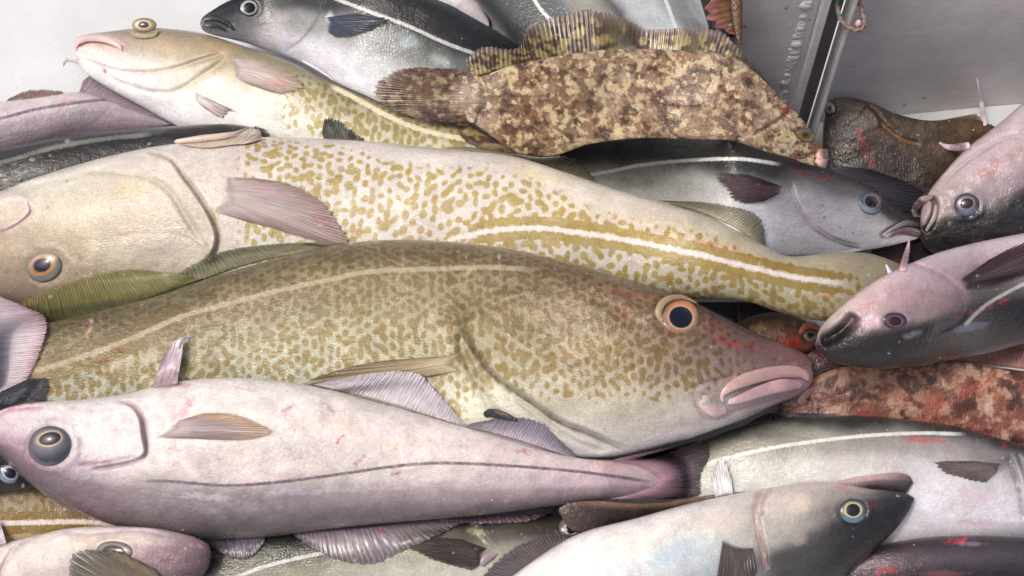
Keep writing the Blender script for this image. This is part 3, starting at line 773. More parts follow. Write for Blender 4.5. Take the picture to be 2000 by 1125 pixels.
# --- dark flatfish under the right panel
g = Thing('dark_flatfish', 'dark brown bloodied flatfish lying under the metal panel at the right', 'fish', 'flatfish in the heap')
def p_dark(px, py, s, c, col):
    a = fbm(px / 34, py / 26, 31, 4); b = fbm(px / 9, py / 9, 33, 3)
    col = col * (1 + 0.55 * a + 0.25 * b)[..., None]
    k = (sstep(0.25, 0.5, fbm(px / 18, py / 18, 35, 3)) * 0.35)[..., None]
    return np.clip(col * (1 - k) + lin((120, 105, 75)) * k, 0, 1)
fin(g, 'tail_fin', M_FIN, [(1810, 240), (1820, 300)], [(1905, 222), (1945, 262), (1930, 320)], (105, 80, 55), (125, 98, 68), rays=14, nu=60, nv=30)
body(g, 'b', M_FLAT, [(1606, 240), (1615, 200), (1650, 190), (1700, 200), (1750, 222), (1810, 235), (1900, 232), (1950, 250)],
     [(1606, 250), (1612, 330), (1660, 400), (1720, 420), (1800, 420), (1870, 380), (1920, 320), (1950, 270)],
     [(0, [(78, 62, 52), (88, 72, 62), (80, 66, 58), (72, 62, 58), (50, 46, 48)]), (0.5, [(80, 68, 52), (84, 70, 58), (72, 60, 54), (60, 50, 48), (48, 42, 44)]), (1, [(105, 84, 60), (115, 90, 62), (98, 78, 55), (80, 64, 50), (60, 50, 46)])],
     kf=0.22, kb=0.2, paint=p_dark, blobs=[(1681, 268, 9, 26, -20, (190, 45, 48), .9), (1692, 300, 12, 40, -25, (130, 45, 48), .6)],
     feats=[('groove', [(1716, 235), (1730, 250), (1760, 272), (1800, 283)], 4, 5, ((140, 98, 55), 4, .7)), ('step', [(1690, 205), (1712, 225), (1722, 250)], 5, 18, ((60, 40, 30), 4, .5))], ns=200, nc=90, thmax=40, lump=4)
eye(g, 1621, 211, 13, 15, 10, iris=(90, 95, 98), iris2=(120, 125, 128), outer=(30, 30, 32), pr=0.3, bulge=1.0, pupcol=(20, 22, 24))
g.finish()

# dark filler saithe lying deep in the heap on the right
g = Thing('saithe', 'black saithe with a fanned tail, deep behind the jaws of the two right saithe', 'fish')
fin(g, 'tail_fin', M_FIND, [(1610, 322), (1600, 395)], [(1700, 330), (1790, 366), (1812, 400), (1700, 440)], (52, 54, 68), (42, 42, 52), rays=22, nu=80, nv=40, cmid=(60, 58, 72), ridge=2.0)
body(g, 'b', M_DARK, [(1420, 330), (1560, 330), (1700, 400), (1850, 430), (2050, 420)], [(1420, 440), (1560, 480), (1700, 540), (1850, 560), (2050, 560)],
     [(0, [(46, 44, 52), (44, 42, 50), (60, 48, 56), (70, 54, 60), (60, 48, 54)]), (1, [(40, 38, 48)] * 5)], deep=.3, ns=150, nc=60,
     blobs=[(1725, 500, 10, 8, 0, (170, 40, 50), .8), (1740, 515, 30, 12, 0, (100, 40, 48), .6)])
g.finish()
g = Thing('saithe', 'saithe showing only its dark tail above the snout of the big olive cod', 'fish')
fin(g, 'tail_fin', M_FIND, [(1330, 590), (1330, 640)], [(1500, 590), (1540, 610), (1530, 660)], (70, 74, 78), (55, 52, 58), rays=14, nu=60, nv=40, ridge=2.0)
body(g, 'b', M_DARK, [(1000, 600), (1150, 590), (1350, 600), (1480, 640), (1620, 700)], [(1000, 760), (1150, 770), (1350, 760), (1480, 760), (1620, 760)], [(0, [(60, 60, 66)] * 5), (1, [(48, 42, 46)] * 5)], deep=.3, ns=100, nc=50)
g.finish()
g = Thing('redfish', 'bloodied dark fish deep between the big olive cod snout and the gaping saithe', 'fish')
body(g, 'b', M_DARK, [(1480, 640), (1560, 640), (1640, 650), (1760, 700), (1900, 740)], [(1480, 760), (1560, 800), (1640, 820), (1760, 860), (1900, 880)],
     [(0, [(80, 46, 48)] * 5), (1, [(90, 50, 50)] * 5)], deep=.3, ns=100, nc=50, blobs=[(1615, 665, 40, 22, 0, (165, 50, 45), .7), (1600, 690, 40, 20, 0, (80, 30, 36), .8)])
g.finish()

# --- haddock tail, upper left
g = Thing('haddock', 'mauve haddock tail end under the chin of the pale cod at the upper left', 'fish')
fin(g, 'dorsal_fin', M_FIN, [(10, 200), (70, 196), (125, 190)], [(18, 192), (60, 176), (122, 178)], (125, 95, 88), (140, 108, 100), rays=22, nu=70, nv=18, rag=0.1, lift=3)
fin(g, 'tail_fin', M_FINP, [(150, 195), (150, 255)], [(162, 158), (190, 140), (330, 200), (400, 245), (345, 250), (250, 262)], (172, 138, 158), (132, 108, 130), rays=26, nu=120, nv=50, cmid=(150, 122, 144))
body(g, 'b', M_HAD, [(-320, 220), (-100, 205), (0, 199), (60, 193), (110, 186), (150, 180), (200, 192), (260, 215), (330, 240)], [(-320, 330), (-100, 330), (0, 305), (60, 290), (110, 275), (150, 265), (220, 262), (280, 255), (330, 245)],
     [(0, [(205, 188, 195), (195, 178, 188), (160, 142, 156), (135, 115, 132), (110, 92, 108)]), (0.6, [(222, 200, 205), (200, 180, 190), (158, 132, 152), (132, 108, 130), (112, 88, 108)]), (1, [(160, 130, 150), (152, 124, 146), (140, 112, 136), (128, 102, 126), (112, 88, 108)])],
     lat=[(-200, 250), (0, 231), (60, 216), (120, 205), (190, 196), (260, 192)], blobs=[(110, 225, 6, 34, 30, (175, 95, 110), .55), (130, 200, 20, 8, 0, (190, 120, 140), .4)], ns=200, nc=80)
g.finish()

# --- pale cod, upper left
g = Thing('cod', 'pale bellied cod with its head on the white floor at the upper left, eye bulging', 'fish', 'cod in the heap')
body(g, 'b', M_CODC, [(144, 88), (150, 74), (175, 66), (215, 61), (270, 55), (330, 56), (400, 66), (470, 88), (560, 118), (640, 155), (720, 186), (800, 205), (880, 232), (960, 262), (1060, 300)],
     [(144, 92), (147, 110), (158, 130), (180, 152), (225, 180), (280, 210), (340, 243), (400, 262), (470, 290), (560, 320), (640, 345), (720, 355), (800, 352), (880, 345), (960, 338), (1060, 345)],
     [(0, [(190, 160, 148), (222, 190, 182), (225, 198, 195), (228, 222, 222), (232, 230, 235)]),
      (.1, [(158, 136, 105), (190, 165, 140), (228, 222, 218), (238, 236, 238), (232, 232, 240)]),
      (.25, [(150, 132, 88), (182, 165, 115), (226, 220, 195), (238, 238, 238), (232, 236, 244)]),
      (.4, [(140, 128, 78), (190, 178, 128), (232, 230, 212), (238, 240, 236), (234, 236, 240)]),
      (.6, [(140, 130, 78), (192, 186, 140), (226, 224, 188), (236, 236, 218), (230, 230, 220)]),
      (1, [(125, 115, 68), (175, 165, 112), (215, 210, 165), (226, 224, 195), (215, 215, 190)])],
     kf=[(0, .7), (.1, .6), (1, .55)], slam=16.0, sbias=.12, spots=lambda x, y, s, c: 1.0 * sstep(.40, .50, s) * (1 - sstep(.15, .55, c + .25 * fbm(x / 40, y / 30, 3))) * sstep(-1.4, -.6, c),
     lat=[(640, 165), (685, 187), (755, 225), (825, 254), (912, 272), (960, 276)],
     feats=[('ring', (282, 50, 26, 15, 0, 6, .2)),
            ('groove', [(150, 96), (165, 84), (190, 80), (225, 86), (240, 98), (235, 104)], 5, 4, ((205, 150, 150), 5, .6)),
            ('ridge', [(146, 86), (165, 74), (195, 72), (230, 82), (246, 92)], 4, 6, ((232, 205, 200), 6, .7)),
            ('groove', [(152, 112), (180, 122), (220, 136), (280, 142), (340, 134), (400, 115), (450, 102)], 4.5, 4, ((200, 170, 168), 4, .5)),
            ('groove', [(205, 148), (260, 170), (310, 182), (350, 176), (390, 150), (450, 112)], 4.0, 5, ((215, 195, 188), 4, .4)),
            ('step', [(455, 98), (430, 125), (390, 155), (340, 178), (290, 180)], -5, 20, ((170, 150, 105), 5, .35))],
     blobs=[(205, 138, 4, 7, -30, (150, 90, 85), .9, .2), (220, 96, 22, 10, 0, (225, 190, 188), .5), (420, 95, 60, 22, 10, (188, 160, 120), .4), (330, 90, 40, 20, 0, (188, 160, 130), .3)],
     ns=340, nc=130, seed=2)
eye(g, 282, 49, 24, 14, 0, iris=(205, 190, 150), iris2=(190, 150, 120), outer=(150, 134, 96), pup=(-.08, -.05), pr=.42, bulge=.6, ir=.6, pupcol=(58, 58, 66), ref=(282, 74), lift=-6)
limb(g, 'eyelid', M_CODC, [(254, 60), (262, 68), (282, 71), (302, 68), (310, 58)], [2, 5, 5, 5, 2], (186, 170, 130), embed=2, ns=50)
limb(g, 'lip', M_FLESH, [(148, 100), (150, 86), (172, 76), (205, 78), (232, 90), (238, 100)], [3, 5.5, 6, 6, 5.5, 3], (226, 196, 194), embed=3)
limb(g, 'barbel', M_FLESH, [(152, 114), (138, 112), (125, 118), (123, 130)], [3, 2.2, 1.6, .8], (215, 205, 205), ns=40, nc=14)
fin(g, 'pelvic_fin', M_FINP, [(376, 178), (382, 196)], [(470, 222), (448, 216), (430, 228), (400, 212)], (232, 222, 224), (190, 150, 160), rays=8, nu=50, nv=26, cmid=(212, 182, 188))
fin(g, 'pectoral_fin', M_FINP, [(448, 114), (460, 152)], [(520, 120), (566, 142), (590, 166), (580, 178), (540, 181), (490, 166)], (205, 188, 180), (196, 160, 120), rays=20, nu=90, nv=44, cmid=(200, 172, 160), blobs=[(540, 160, 30, 10, 15, (200, 140, 140), .5)], lift=3)
g.finish()

# --- saithe with the small mouth, top
g = Thing('saithe', 'dark backed silver saithe facing left at the top, jaw resting on the pale cod', 'fish')
fin(g, 'dorsal_fin', M_FIND, [(790, -20), (870, 15), (940, 55)], [(800, -14), (884, 12), (950, 60)], (36, 38, 46), (30, 32, 40), rays=16, nu=60, nv=14)
body(g, 'b', M_SAI, [(391, 45), (396, 34), (415, 20), (440, 5), (480, -12), (560, -32), (680, -45), (780, -22), (860, 2), (930, 38), (990, 72), (1070, 120)],
     [(391, 47), (397, 60), (415, 68), (440, 74), (480, 84), (520, 98), (560, 110), (600, 128), (650, 158), (720, 190), (800, 225), (920, 240), (1070, 230)],
     [(0, [(50, 54, 58), (60, 64, 68), (66, 70, 76), (78, 82, 90), (100, 104, 115)]),
      (.08, [(52, 55, 60), (72, 75, 78), (95, 96, 98), (108, 108, 114), (130, 130, 142)]),
      (.22, [(48, 52, 56), (92, 96, 96), (140, 138, 134), (176, 170, 174), (150, 150, 160)]),
      (.34, [(46, 50, 56), (62, 68, 74), (150, 152, 152), (222, 220, 232), (218, 216, 232)]),
      (.6, [(40, 44, 50), (50, 54, 58), (120, 124, 122), (205, 208, 212), (226, 226, 236)]),
      (1, [(36, 40, 44), (42, 46, 50), (100, 104, 96), (165, 172, 168), (185, 192, 192)])],
     kf=.36, lat=[(640, -8), (720, 22), (800, 52), (870, 84), (935, 108)], latf=.8,
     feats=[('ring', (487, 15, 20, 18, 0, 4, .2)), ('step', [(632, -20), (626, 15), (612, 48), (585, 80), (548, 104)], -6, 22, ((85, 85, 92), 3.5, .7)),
            ('groove', [(398, 40), (420, 36), (440, 44), (455, 56)], 5, 3.5, ((30, 32, 38), 4, .85))],
     blobs=[(545, 45, 22, 30, 10, (196, 188, 190), .45), (560, 70, 14, 12, 0, (180, 205, 225), .4), (452, 52, 8, 7, 0, (190, 186, 180), .7), (645, 38, 10, 18, -20, (236, 234, 240), .7), (800, 80, 30, 18, 25, (185, 208, 214), .4), (860, 120, 25, 14, 25, (200, 215, 215), .4)],
     deep=.3, ns=320, nc=120, seed=3)
eye(g, 487, 15, 19, 17, 0, iris=(150, 155, 148), iris2=(190, 192, 180), outer=(40, 45, 52), pr=.6, bulge=.5, ir=.8, pupcol=(22, 24, 34))
limb(g, 'lip', M_FLESH, [(394, 46), (402, 38), (425, 37), (445, 46), (457, 58)], [3, 5, 4.5, 5, 3], (78, 80, 84), embed=3)
limb(g, 'lower_lip', M_FLESH, [(394, 52), (406, 50), (425, 52), (442, 60)], [3, 5, 4, 2], (70, 74, 80), embed=4)
fin(g, 'pectoral_fin', M_FIND, [(634, 34), (640, 62)], [(700, 26), (755, 40), (730, 56), (690, 70), (655, 72)], (62, 72, 96), (50, 58, 76), rays=16, nu=70, nv=36, cmid=(60, 70, 96), rag=.07)
limb(g, 'pelvic_fin', M_FLESH, [(590, 118), (615, 132), (640, 148), (652, 158)], [2, 3, 2.5, 1], (214, 208, 216), ns=40, nc=14)
g.finish()

# --- dark saithe under the upper cod, left
g = Thing('saithe', 'black backed saithe squeezed in at the left above the upturned amber cod', 'fish')
fin(g, 'dorsal_fin', M_FIND, [(628, 262), (640, 290), (700, 290)], [(634, 232), (652, 234), (712, 272)], (60, 64, 58), (44, 48, 44), rays=14, nu=50, nv=24, rag=.08)
body(g, 'b', M_DARK, [(700, 300), (600, 290), (528, 266), (500, 250), (440, 242), (330, 247), (200, 258), (100, 272), (0, 290), (-120, 310), (-330, 330)],
     [(700, 320), (600, 340), (528, 350), (480, 360), (420, 372), (330, 385), (200, 410), (100, 440), (0, 460), (-120, 470), (-330, 470)],
     [(0, [(40, 42, 46)] * 5), (.4, [(50, 54, 58), (40, 42, 46), (34, 35, 38), (30, 31, 35), (30, 30, 34)]), (1, [(66, 70, 72), (48, 52, 56), (36, 38, 42), (30, 31, 35), (30, 30, 34)])],
     lat=[(300, 262), (200, 272), (100, 290), (0, 318), (-60, 330)], latf=.45, deep=.3, ns=260, nc=90, seed=5, blobs=[(280, 262, 60, 8, -8, (88, 92, 92), .5), (120, 285, 60, 7, -12, (120, 120, 112), .45)])
fin(g, 'pectoral_fin', M_FIND, [(470, 262), (470, 290)], [(500, 246), (522, 256), (528, 266)], (48, 50, 54), (56, 58, 60), rays=10, nu=40, nv=20)
g.finish()
# tail tip of the same heap layer, seen behind the cod's back
# --- saithe, centre right
g = Thing('saithe', 'silver saithe facing right, its head against the tail of the amber spotted cod', 'fish')
fin(g, 'first_dorsal_fin', M_FIND, [(1120, 270), (1200, 262), (1250, 262)], [(1150, 248), (1200, 240), (1248, 250)], (50, 54, 66), (62, 64, 78), rays=12, nu=50, nv=20)
body(g, 'b', M_SAI, [(1797, 447), (1790, 434), (1760, 410), (1720, 378), (1680, 354), (1640, 338), (1560, 312), (1480, 288), (1400, 270), (1280, 256), (1180, 260), (1100, 278), (1030, 302), (930, 330)],
     [(1799, 455), (1796, 464), (1765, 474), (1700, 488), (1650, 495), (1600, 498), (1545, 500), (1480, 505), (1400, 500), (1280, 490), (1180, 460), (1100, 425), (1030, 400), (930, 380)],
     [(0, [(50, 46, 52), (56, 50, 56), (90, 80, 88), (190, 180, 190), (208, 202, 210)]),
      (.08, [(44, 42, 48), (70, 66, 70), (150, 144, 150), (205, 198, 208), (212, 208, 216)]),
      (.17, [(44, 44, 50), (110, 112, 112), (190, 184, 190), (208, 202, 212), (212, 208, 218)]),
      (.28, [(44, 46, 50), (120, 124, 124), (196, 190, 198), (214, 208, 218), (216, 212, 222)]),
      (.34, [(40, 44, 48), (66, 72, 74), (180, 178, 180), (218, 214, 224), (222, 218, 226)]),
      (.55, [(40, 46, 48), (58, 64, 64), (165, 166, 160), (204, 206, 202), (214, 214, 216)]),
      (.75, [(40, 46, 48), (54, 60, 60), (140, 142, 132), (178, 180, 170), (196, 198, 190)]),
      (1, [(40, 45, 48), (50, 56, 58), (110, 112, 102), (150, 152, 140), (180, 182, 175)])],
     kf=.34, cst=(-1, -.62, -.2, .3, 1), lat=[(1130, 345), (1190, 335), (1250, 323), (1350, 313), (1450, 311), (1530, 322)],
     feats=[('ring', (1702, 397, 23, 22, 0, 5, .2)),
            ('step', [(1540, 342), (1546, 372), (1560, 405), (1582, 438), (1612, 462), (1650, 478), (1690, 486)], -8, 26, ((120, 116, 124), 5, .6)),
            ('groove', [(1795, 437), (1765, 436), (1735, 448), (1722, 460), (1735, 468)], 5, 3, ((40, 34, 40), 4, .8)),
            ('groove', [(1560, 345), (1600, 350), (1650, 370)], 3, 6, None)],
     blobs=[(1745, 420, 50, 16, 33, (42, 38, 44), .85, .3), (1575, 340, 46, 5, 14, (200, 40, 50), .85, .8), (1620, 352, 20, 4, 15, (190, 40, 50), .7), (1500, 322, 30, 3, 10, (150, 50, 60), .5),
            (1250, 360, 60, 6, -5, (128, 130, 128), .4, .9), (1600, 440, 60, 20, 20, (214, 196, 204), .5), (1480, 420, 40, 22, 10, (224, 216, 224), .5), (1465, 385, 10, 14, 0, (196, 214, 232), .5),
            (1610, 425, 4, 4, 0, (140, 130, 136), .7), (1640, 445, 5, 4, 0, (150, 140, 146), .7), (1665, 455, 4, 3, 0, (150, 140, 146), .7), (1605, 402, 6, 3, 0, (150, 140, 146), .6)],
     deep=.3, ns=420, nc=150, seed=6)
eye(g, 1702, 397, 23, 22, 20, iris=(168, 158, 156), iris2=(120, 105, 108), outer=(64, 76, 92), pup=(-.05, -.15), pr=.55, pra=.9, bulge=.55, ir=.66, pupcol=(36, 26, 44), lowcol=(128, 150, 166))
limb(g, 'upper_jaw', M_FLESH, [(1796, 440), (1770, 436), (1745, 446), (1728, 458), (1734, 466)], [4, 6, 5, 3, 2], (70, 62, 72), (170, 160, 168), embed=3)
limb(g, 'lip', M_FLESH, [(1798, 460), (1775, 453), (1755, 452), (1735, 462)], [4, 6, 4, 2], (128, 98, 108), embed=3)
fin(g, 'pectoral_fin', M_FIND, [(1534, 366), (1524, 378)], [(1460, 340), (1396, 340), (1410, 358), (1430, 385), (1455, 396), (1490, 394)], (100, 74, 84), (70, 50, 58), rays=20, nu=90, nv=44, cmid=(82, 60, 68), rag=.06)
g.finish()

# --- brown mottled flatfish
def mottle(cream, brown, grey, sc=1.0, seed=40, dark=(70, 45, 38)):
    cream, brown, grey, dark = lin(cream), lin(brown), lin(grey), lin(dark)
    def f(px, py, s, c, col):
        x, y = px / sc, py / sc
        a = fbm(x / 46, y / 34, seed, 4); b = fbm(x / 15, y / 14, seed + 3, 4); d = fbm(x / 5, y / 5, seed + 5, 2)
        g1 = sstep(-.05, .25, fbm(x / 60, y / 40, seed + 7, 3))[..., None]
        out = grey * g1 + brown * (1 - g1)
        out = (out * .6 + col * .4)
        k = sstep(.0, .30, b * .8 + a * .25 + .22 * d)[..., None] * .8; out = out * (1 - k) + cream * k
        k = sstep(.08, .34, fbm(x / 24, y / 20, seed + 11, 4) + .24 * d)[..., None] * .7; out = out * (1 - k) + brown * .48 * k
        k = sstep(.24, .44, fbm(x / 20, y / 20, seed + 15, 3) + .15 * d)[..., None] * .7; out = out * (1 - k) + dark * k
        k = sstep(.22, .40, fbm(x / 17, y / 17, seed + 21, 3) + .15 * d)[..., None] * .8; out = out * (1 - k) + cream * 1.1 * k
        return np.clip(out * (1 + .14 * d)[..., None], 0, 1)
    return f
def finband(yel, dark, edge, seed=60):
    yel, dark, edge = lin(yel), lin(dark), lin(edge)
    def f(px, py, u, v, col):
        n = fbm(px / 16, py / 12, seed, 3)
        k = sstep(-.15, .15, n)[..., None]
        out = dark * (1 - k) + yel * k
        e = sstep(.6, 1.0, v + .1 * n)[..., None] * .8
        return out * (1 - e) + edge * e
    return f
g = Thing('mottled_flatfish', 'brown and cream mottled flatfish with a rounded tail and frilled yellow black fin', 'fish', 'flatfish in the heap')
fin(g, 'dorsal_fin', M_FIND, [(915, 152), (940, 150), (990, 136), (1080, 122), (1200, 108), (1320, 108), (1400, 118), (1450, 156), (1520, 226), (1575, 275)],
    [(910, 116), (945, 92), (1010, 95), (1030, 60), (1085, 32), (1160, 22), (1225, 40), (1265, 58), (1330, 55), (1400, 60), (1450, 100), (1500, 162), (1560, 232), (1592, 272)],
    (150, 130, 80), (130, 105, 95), rays=88, nu=760, nv=36, rag=.035, paint=finband((166, 150, 96), (84, 68, 58), (136, 118, 112)), rmul=1.0, ridge=2.2, sm=16, lift=3, seed=4)
fin(g, 'anal_fin', M_FIND, [(905, 228), (950, 262), (1010, 285)], [(892, 242), (905, 272), (940, 290), (1005, 301)], (150, 120, 85), (110, 80, 66), rays=30, nu=240, nv=24, rag=.06, paint=finband((176, 156, 98), (104, 74, 60), (110, 84, 72)), ridge=2)
body(g, 'b', M_FLAT, [(1612, 305), (1606, 290), (1588, 262), (1560, 225), (1520, 185), (1480, 146), (1440, 115), (1400, 104), (1320, 98), (1200, 96), (1100, 108), (1000, 128), (955, 144), (925, 155), (906, 172), (900, 196)],
     [(1612, 309), (1608, 326), (1580, 322), (1540, 308), (1500, 298), (1460, 284), (1430, 275), (1350, 272), (1250, 270), (1150, 282), (1080, 304), (1010, 298), (955, 262), (930, 244), (908, 222), (900, 200)],
     [(0, [(150, 118, 96)] * 5), (.12, [(165, 135, 110)] * 5), (.5, [(178, 150, 112), (165, 138, 112), (165, 135, 118), (175, 150, 125), (190, 170, 135)]), (1, [(150, 122, 90)] * 5)],
     kf=[(0, .2), (.8, .2), (1, .02)], kb=.2, thmax=34, paint=mottle((200, 184, 146), (118, 80, 56), (146, 120, 106), .72, 40),
     feats=[('groove', [(900, 195), (1000, 190), (1150, 190), (1300, 208), (1400, 214), (1450, 232), (1475, 255)], 1.6, 3, ((120, 85, 72), 3, .55)),
            ('step', [(1545, 215), (1520, 232), (1490, 250), (1468, 262)], 4, 24, ((120, 75, 60), 4, .6)), ('ring', (1574, 264, 20, 14, 20, 5, .25)),
            ('groove', [(1612, 302), (1590, 300), (1572, 306)], 4, 3, ((110, 70, 60), 3, .7))],
     blobs=[(1531, 214, 9, 8, 30, (180, 45, 40), .9), (1510, 205, 6, 5, 0, (170, 50, 45), .8), (1540, 290, 30, 9, 15, (190, 175, 160), .6), (1520, 240, 40, 18, 30, (190, 165, 150), .35), (1590, 292, 12, 18, 20, (140, 85, 60), .6)],
     ns=460, nc=150, sm=40, lump=3, seed=7)
fin(g, 'tail_fin', M_FIN, [(935, 146), (950, 170), (952, 200), (930, 240)], [(880, 134), (790, 134), (745, 155), (734, 180), (745, 205), (800, 228), (860, 240), (895, 238)], (160, 130, 90), (128, 84, 66), rays=32, nu=200, nv=80,
    paint=lambda px, py, u, v, col: (lambda m0, e: m0 * (1 - e) + m0 * np.array([.55, .5, .45]) * e)(mottle((200, 184, 146), (118, 80, 56), (146, 120, 106), .72, 40)(px, py, u, v, col), (sstep(.1, .5, v) * .8)[..., None]), rag=.025, lift=4, ridge=1.4)
eye(g, 1574, 264, 20, 14, 25, iris=(120, 98, 45), iris2=(98, 80, 40), outer=(92, 62, 48), pr=.34, bulge=.9, ir=.8, pupcol=(50, 45, 40), topcol=(52, 60, 82))
eye(g, 1560, 302, 13, 8, 25, iris=(120, 85, 50), iris2=(98, 70, 40), outer=(92, 62, 48), pr=.3, bulge=.9, ir=.8, pupcol=(50, 40, 36))
limb(g, 'pectoral_fin', M_FIN, [(1392, 224), (1412, 240), (1440, 258)], [3, 8, 5], (150, 118, 108), (120, 90, 84), kf=.3, embed=2)
limb(g, 'tongue', M_FLESH, [(1596, 312), (1606, 304), (1618, 303)], [8, 13, 12], (205, 165, 160), kf=.9, embed=4, ns=40)
limb(g, 'lip', M_FLESH, [(1592, 312), (1604, 318), (1616, 320)], [5, 9, 8], (196, 158, 148), kf=.9, embed=2, ns=40)
g.finish()

# saithe fins that lie on the flatfish
# --- saithe, far right, head pointing down and left
g = Thing('saithe', 'lilac bellied saithe at the upper right edge with two thin fin spikes raised', 'fish')
body(g, 'b', M_SAI, [(1796, 440), (1800, 408), (1816, 372), (1850, 330), (1890, 288), (1940, 250), (1990, 208), (2060, 150), (2200, 60), (2400, -30)],
     [(1798, 452), (1800, 478), (1830, 500), (1880, 520), (1940, 540), (2000, 540), (2060, 520), (2120, 500), (2250, 470), (2420, 420)],
     [(0, [(160, 140, 138), (140, 122, 124), (100, 86, 92), (40, 34, 42), (30, 28, 36)]),
      (.12, [(186, 160, 166), (168, 142, 146), (150, 125, 130), (42, 36, 46), (28, 27, 34)]),
      (.3, [(188, 162, 172), (170, 142, 150), (140, 118, 126), (40, 38, 48), (28, 27, 34)]),
      (.5, [(192, 168, 182), (174, 150, 162), (130, 116, 128), (46, 44, 54), (28, 27, 34)]),
      (1, [(190, 168, 182), (170, 150, 162), (120, 110, 120), (46, 44, 54), (28, 27, 34)])],
     cst=(-1, -.5, -.12, .12, 1), kf=.55,
     feats=[('ring', (1888, 400, 28, 25, 0, 5, .2)), ('step', [(2010, 262), (1960, 268), (1915, 292), (1870, 325), (1835, 362)], -6, 22, ((205, 188, 192), 7, .5)),
            ('groove', [(1816, 380), (1826, 398), (1822, 425), (1806, 455)], 8, 6, ((30, 26, 32), 7, .9))],
     blobs=[(1930, 335, 45, 9, -28, (200, 100, 104), .55, .8), (1950, 315, 20, 8, -35, (205, 120, 122), .5), (1985, 300, 20, 10, -30, (150, 100, 96), .5), (1840, 410, 14, 22, 20, (176, 158, 152), .5)], deep=.3, ns=300, nc=130, seed=8, lump=4)
eye(g, 1888, 400, 25, 23, -10, iris=(160, 148, 138), iris2=(110, 96, 96), outer=(62, 62, 74), pup=(0, -.12), pr=.5, pra=.85, bulge=.5, ir=.62, pupcol=(40, 28, 44), lowcol=(98, 108, 132))
limb(g, 'upper_jaw', M_FLESH, [(1822, 384), (1800, 392), (1786, 410), (1790, 424)], [4, 8, 7, 4], (150, 130, 122), embed=2)
limb(g, 'lower_jaw', M_FLESH, [(1828, 400), (1824, 425), (1808, 452)], [3, 5, 3], (168, 150, 142), embed=1)
limb(g, 'pelvic_fin', M_FLESH, [(1924, 246), (1920, 220), (1914, 185), (1908, 152)], [6, 5, 4, 1.2], (214, 196, 210), embed=2, ns=50, nc=16)
limb(g, 'pelvic_fin', M_FLESH, [(1895, 284), (1870, 288), (1850, 287), (1833, 278)], [7, 8, 6, 1.5], (206, 182, 200), embed=2, ns=50, nc=16)
g.finish()

# --- small brown sculpin
g = Thing('sculpin', 'small rust brown spiny fish wedged between the olive cod snout and the amber cod', 'fish')
fin(g, 'spiny_fin', M_FIN, [(1440, 640), (1462, 648)], [(1440, 590), (1448, 606), (1456, 586), (1462, 610)], (130, 70, 66), (165, 84, 84), rays=5, rag=.25, nu=50, nv=24, lift=6, ridge=4)
body(g, 'b', M_FLAT, [(1600, 655), (1596, 640), (1570, 625), (1530, 612), (1490, 612), (1450, 625), (1400, 650)], [(1600, 662), (1592, 678), (1560, 700), (1520, 720), (1480, 730), (1440, 730), (1400, 700)],
     [(0, [(118, 78, 66)] * 5), (.5, [(110, 80, 54), (128, 94, 64), (118, 66, 50), (116, 46, 42), (90, 38, 38)]), (1, [(90, 54, 46)] * 5)],
     paint=lambda px, py, s, c, col: np.clip(col * (1 + .8 * fbm(px / 10, py / 9, 70, 4))[..., None], 0, 1), blobs=[(1545, 668, 26, 14, 15, (200, 48, 40), .8), (1480, 640, 20, 10, 0, (186, 160, 120), .5), (1510, 630, 20, 6, 10, (120, 80, 50), .5)],
     kf=.7, ns=120, nc=60, seed=9, lump=4)
eye(g, 1583, 655, 14, 13, 0, iris=(96, 110, 98), iris2=(70, 84, 78), outer=(140, 90, 76), pr=.4, bulge=.9, ir=.7, pupcol=(24, 30, 30))
limb(g, 'head_ridge', M_FLESH, [(1562, 652), (1572, 638), (1588, 636), (1602, 644)], [4, 7, 7, 4], (170, 110, 92), embed=2, ns=40)
g.finish()

# --- red mottled flatfish, right
g = Thing('red_flatfish', 'rust red mottled flatfish at the right edge under the open mouthed saithe', 'fish', 'flatfish in the heap')
fin(g, 'dorsal_fin', M_FIN, [(1800, 712), (1860, 708), (1940, 716), (2040, 730), (2200, 760)], [(1830, 700), (1870, 672), (1930, 664), (2040, 668), (2200, 690)], (170, 120, 112), (176, 128, 122), rays=52, nu=300, nv=34, rag=.03, ridge=2, paint=lambda px, py, u, v, col: np.clip(lin((165, 112, 104)) * (1 + .5 * fbm(px / 18, py / 12, 66, 3))[..., None], 0, 1))
body(g, 'b', M_FLAT, [(1520, 800), (1530, 778), (1580, 742), (1640, 718), (1700, 714), (1780, 716), (1860, 706), (1950, 718), (2050, 732), (2250, 770)], [(1520, 804), (1560, 850), (1640, 900), (1700, 920), (1780, 930), (1860, 940), (1950, 940), (2050, 940), (2250, 940)],
     [(0, [(165, 130, 118)] * 5), (.5, [(160, 118, 92), (170, 112, 85), (168, 96, 76), (150, 88, 74), (120, 80, 70)]), (1, [(160, 120, 112)] * 5)],
     paint=mottle((170, 134, 114), (108, 60, 46), (146, 80, 62), 1.4, 80, (84, 46, 40)), kf=.2, kb=.2, thmax=40,
     blobs=[(1740, 775, 45, 12, 10, (188, 90, 62), .6), (1900, 760, 50, 20, -20, (188, 84, 66), .55), (1830, 790, 40, 12, 0, (186, 84, 60), .5), (1690, 805, 30, 8, 0, (186, 80, 62), .7), (1590, 775, 6, 20, 0, (180, 70, 66), .6), (1930, 790, 8, 24, 20, (200, 170, 156), .6)],
     ns=340, nc=120, seed=10, lump=5)
limb(g, 'pelvic_fin', M_FLESH, [(1560, 790), (1575, 768), (1598, 756)], [7, 8, 2], (190, 150, 144), kf=.4, embed=2)
g.finish()

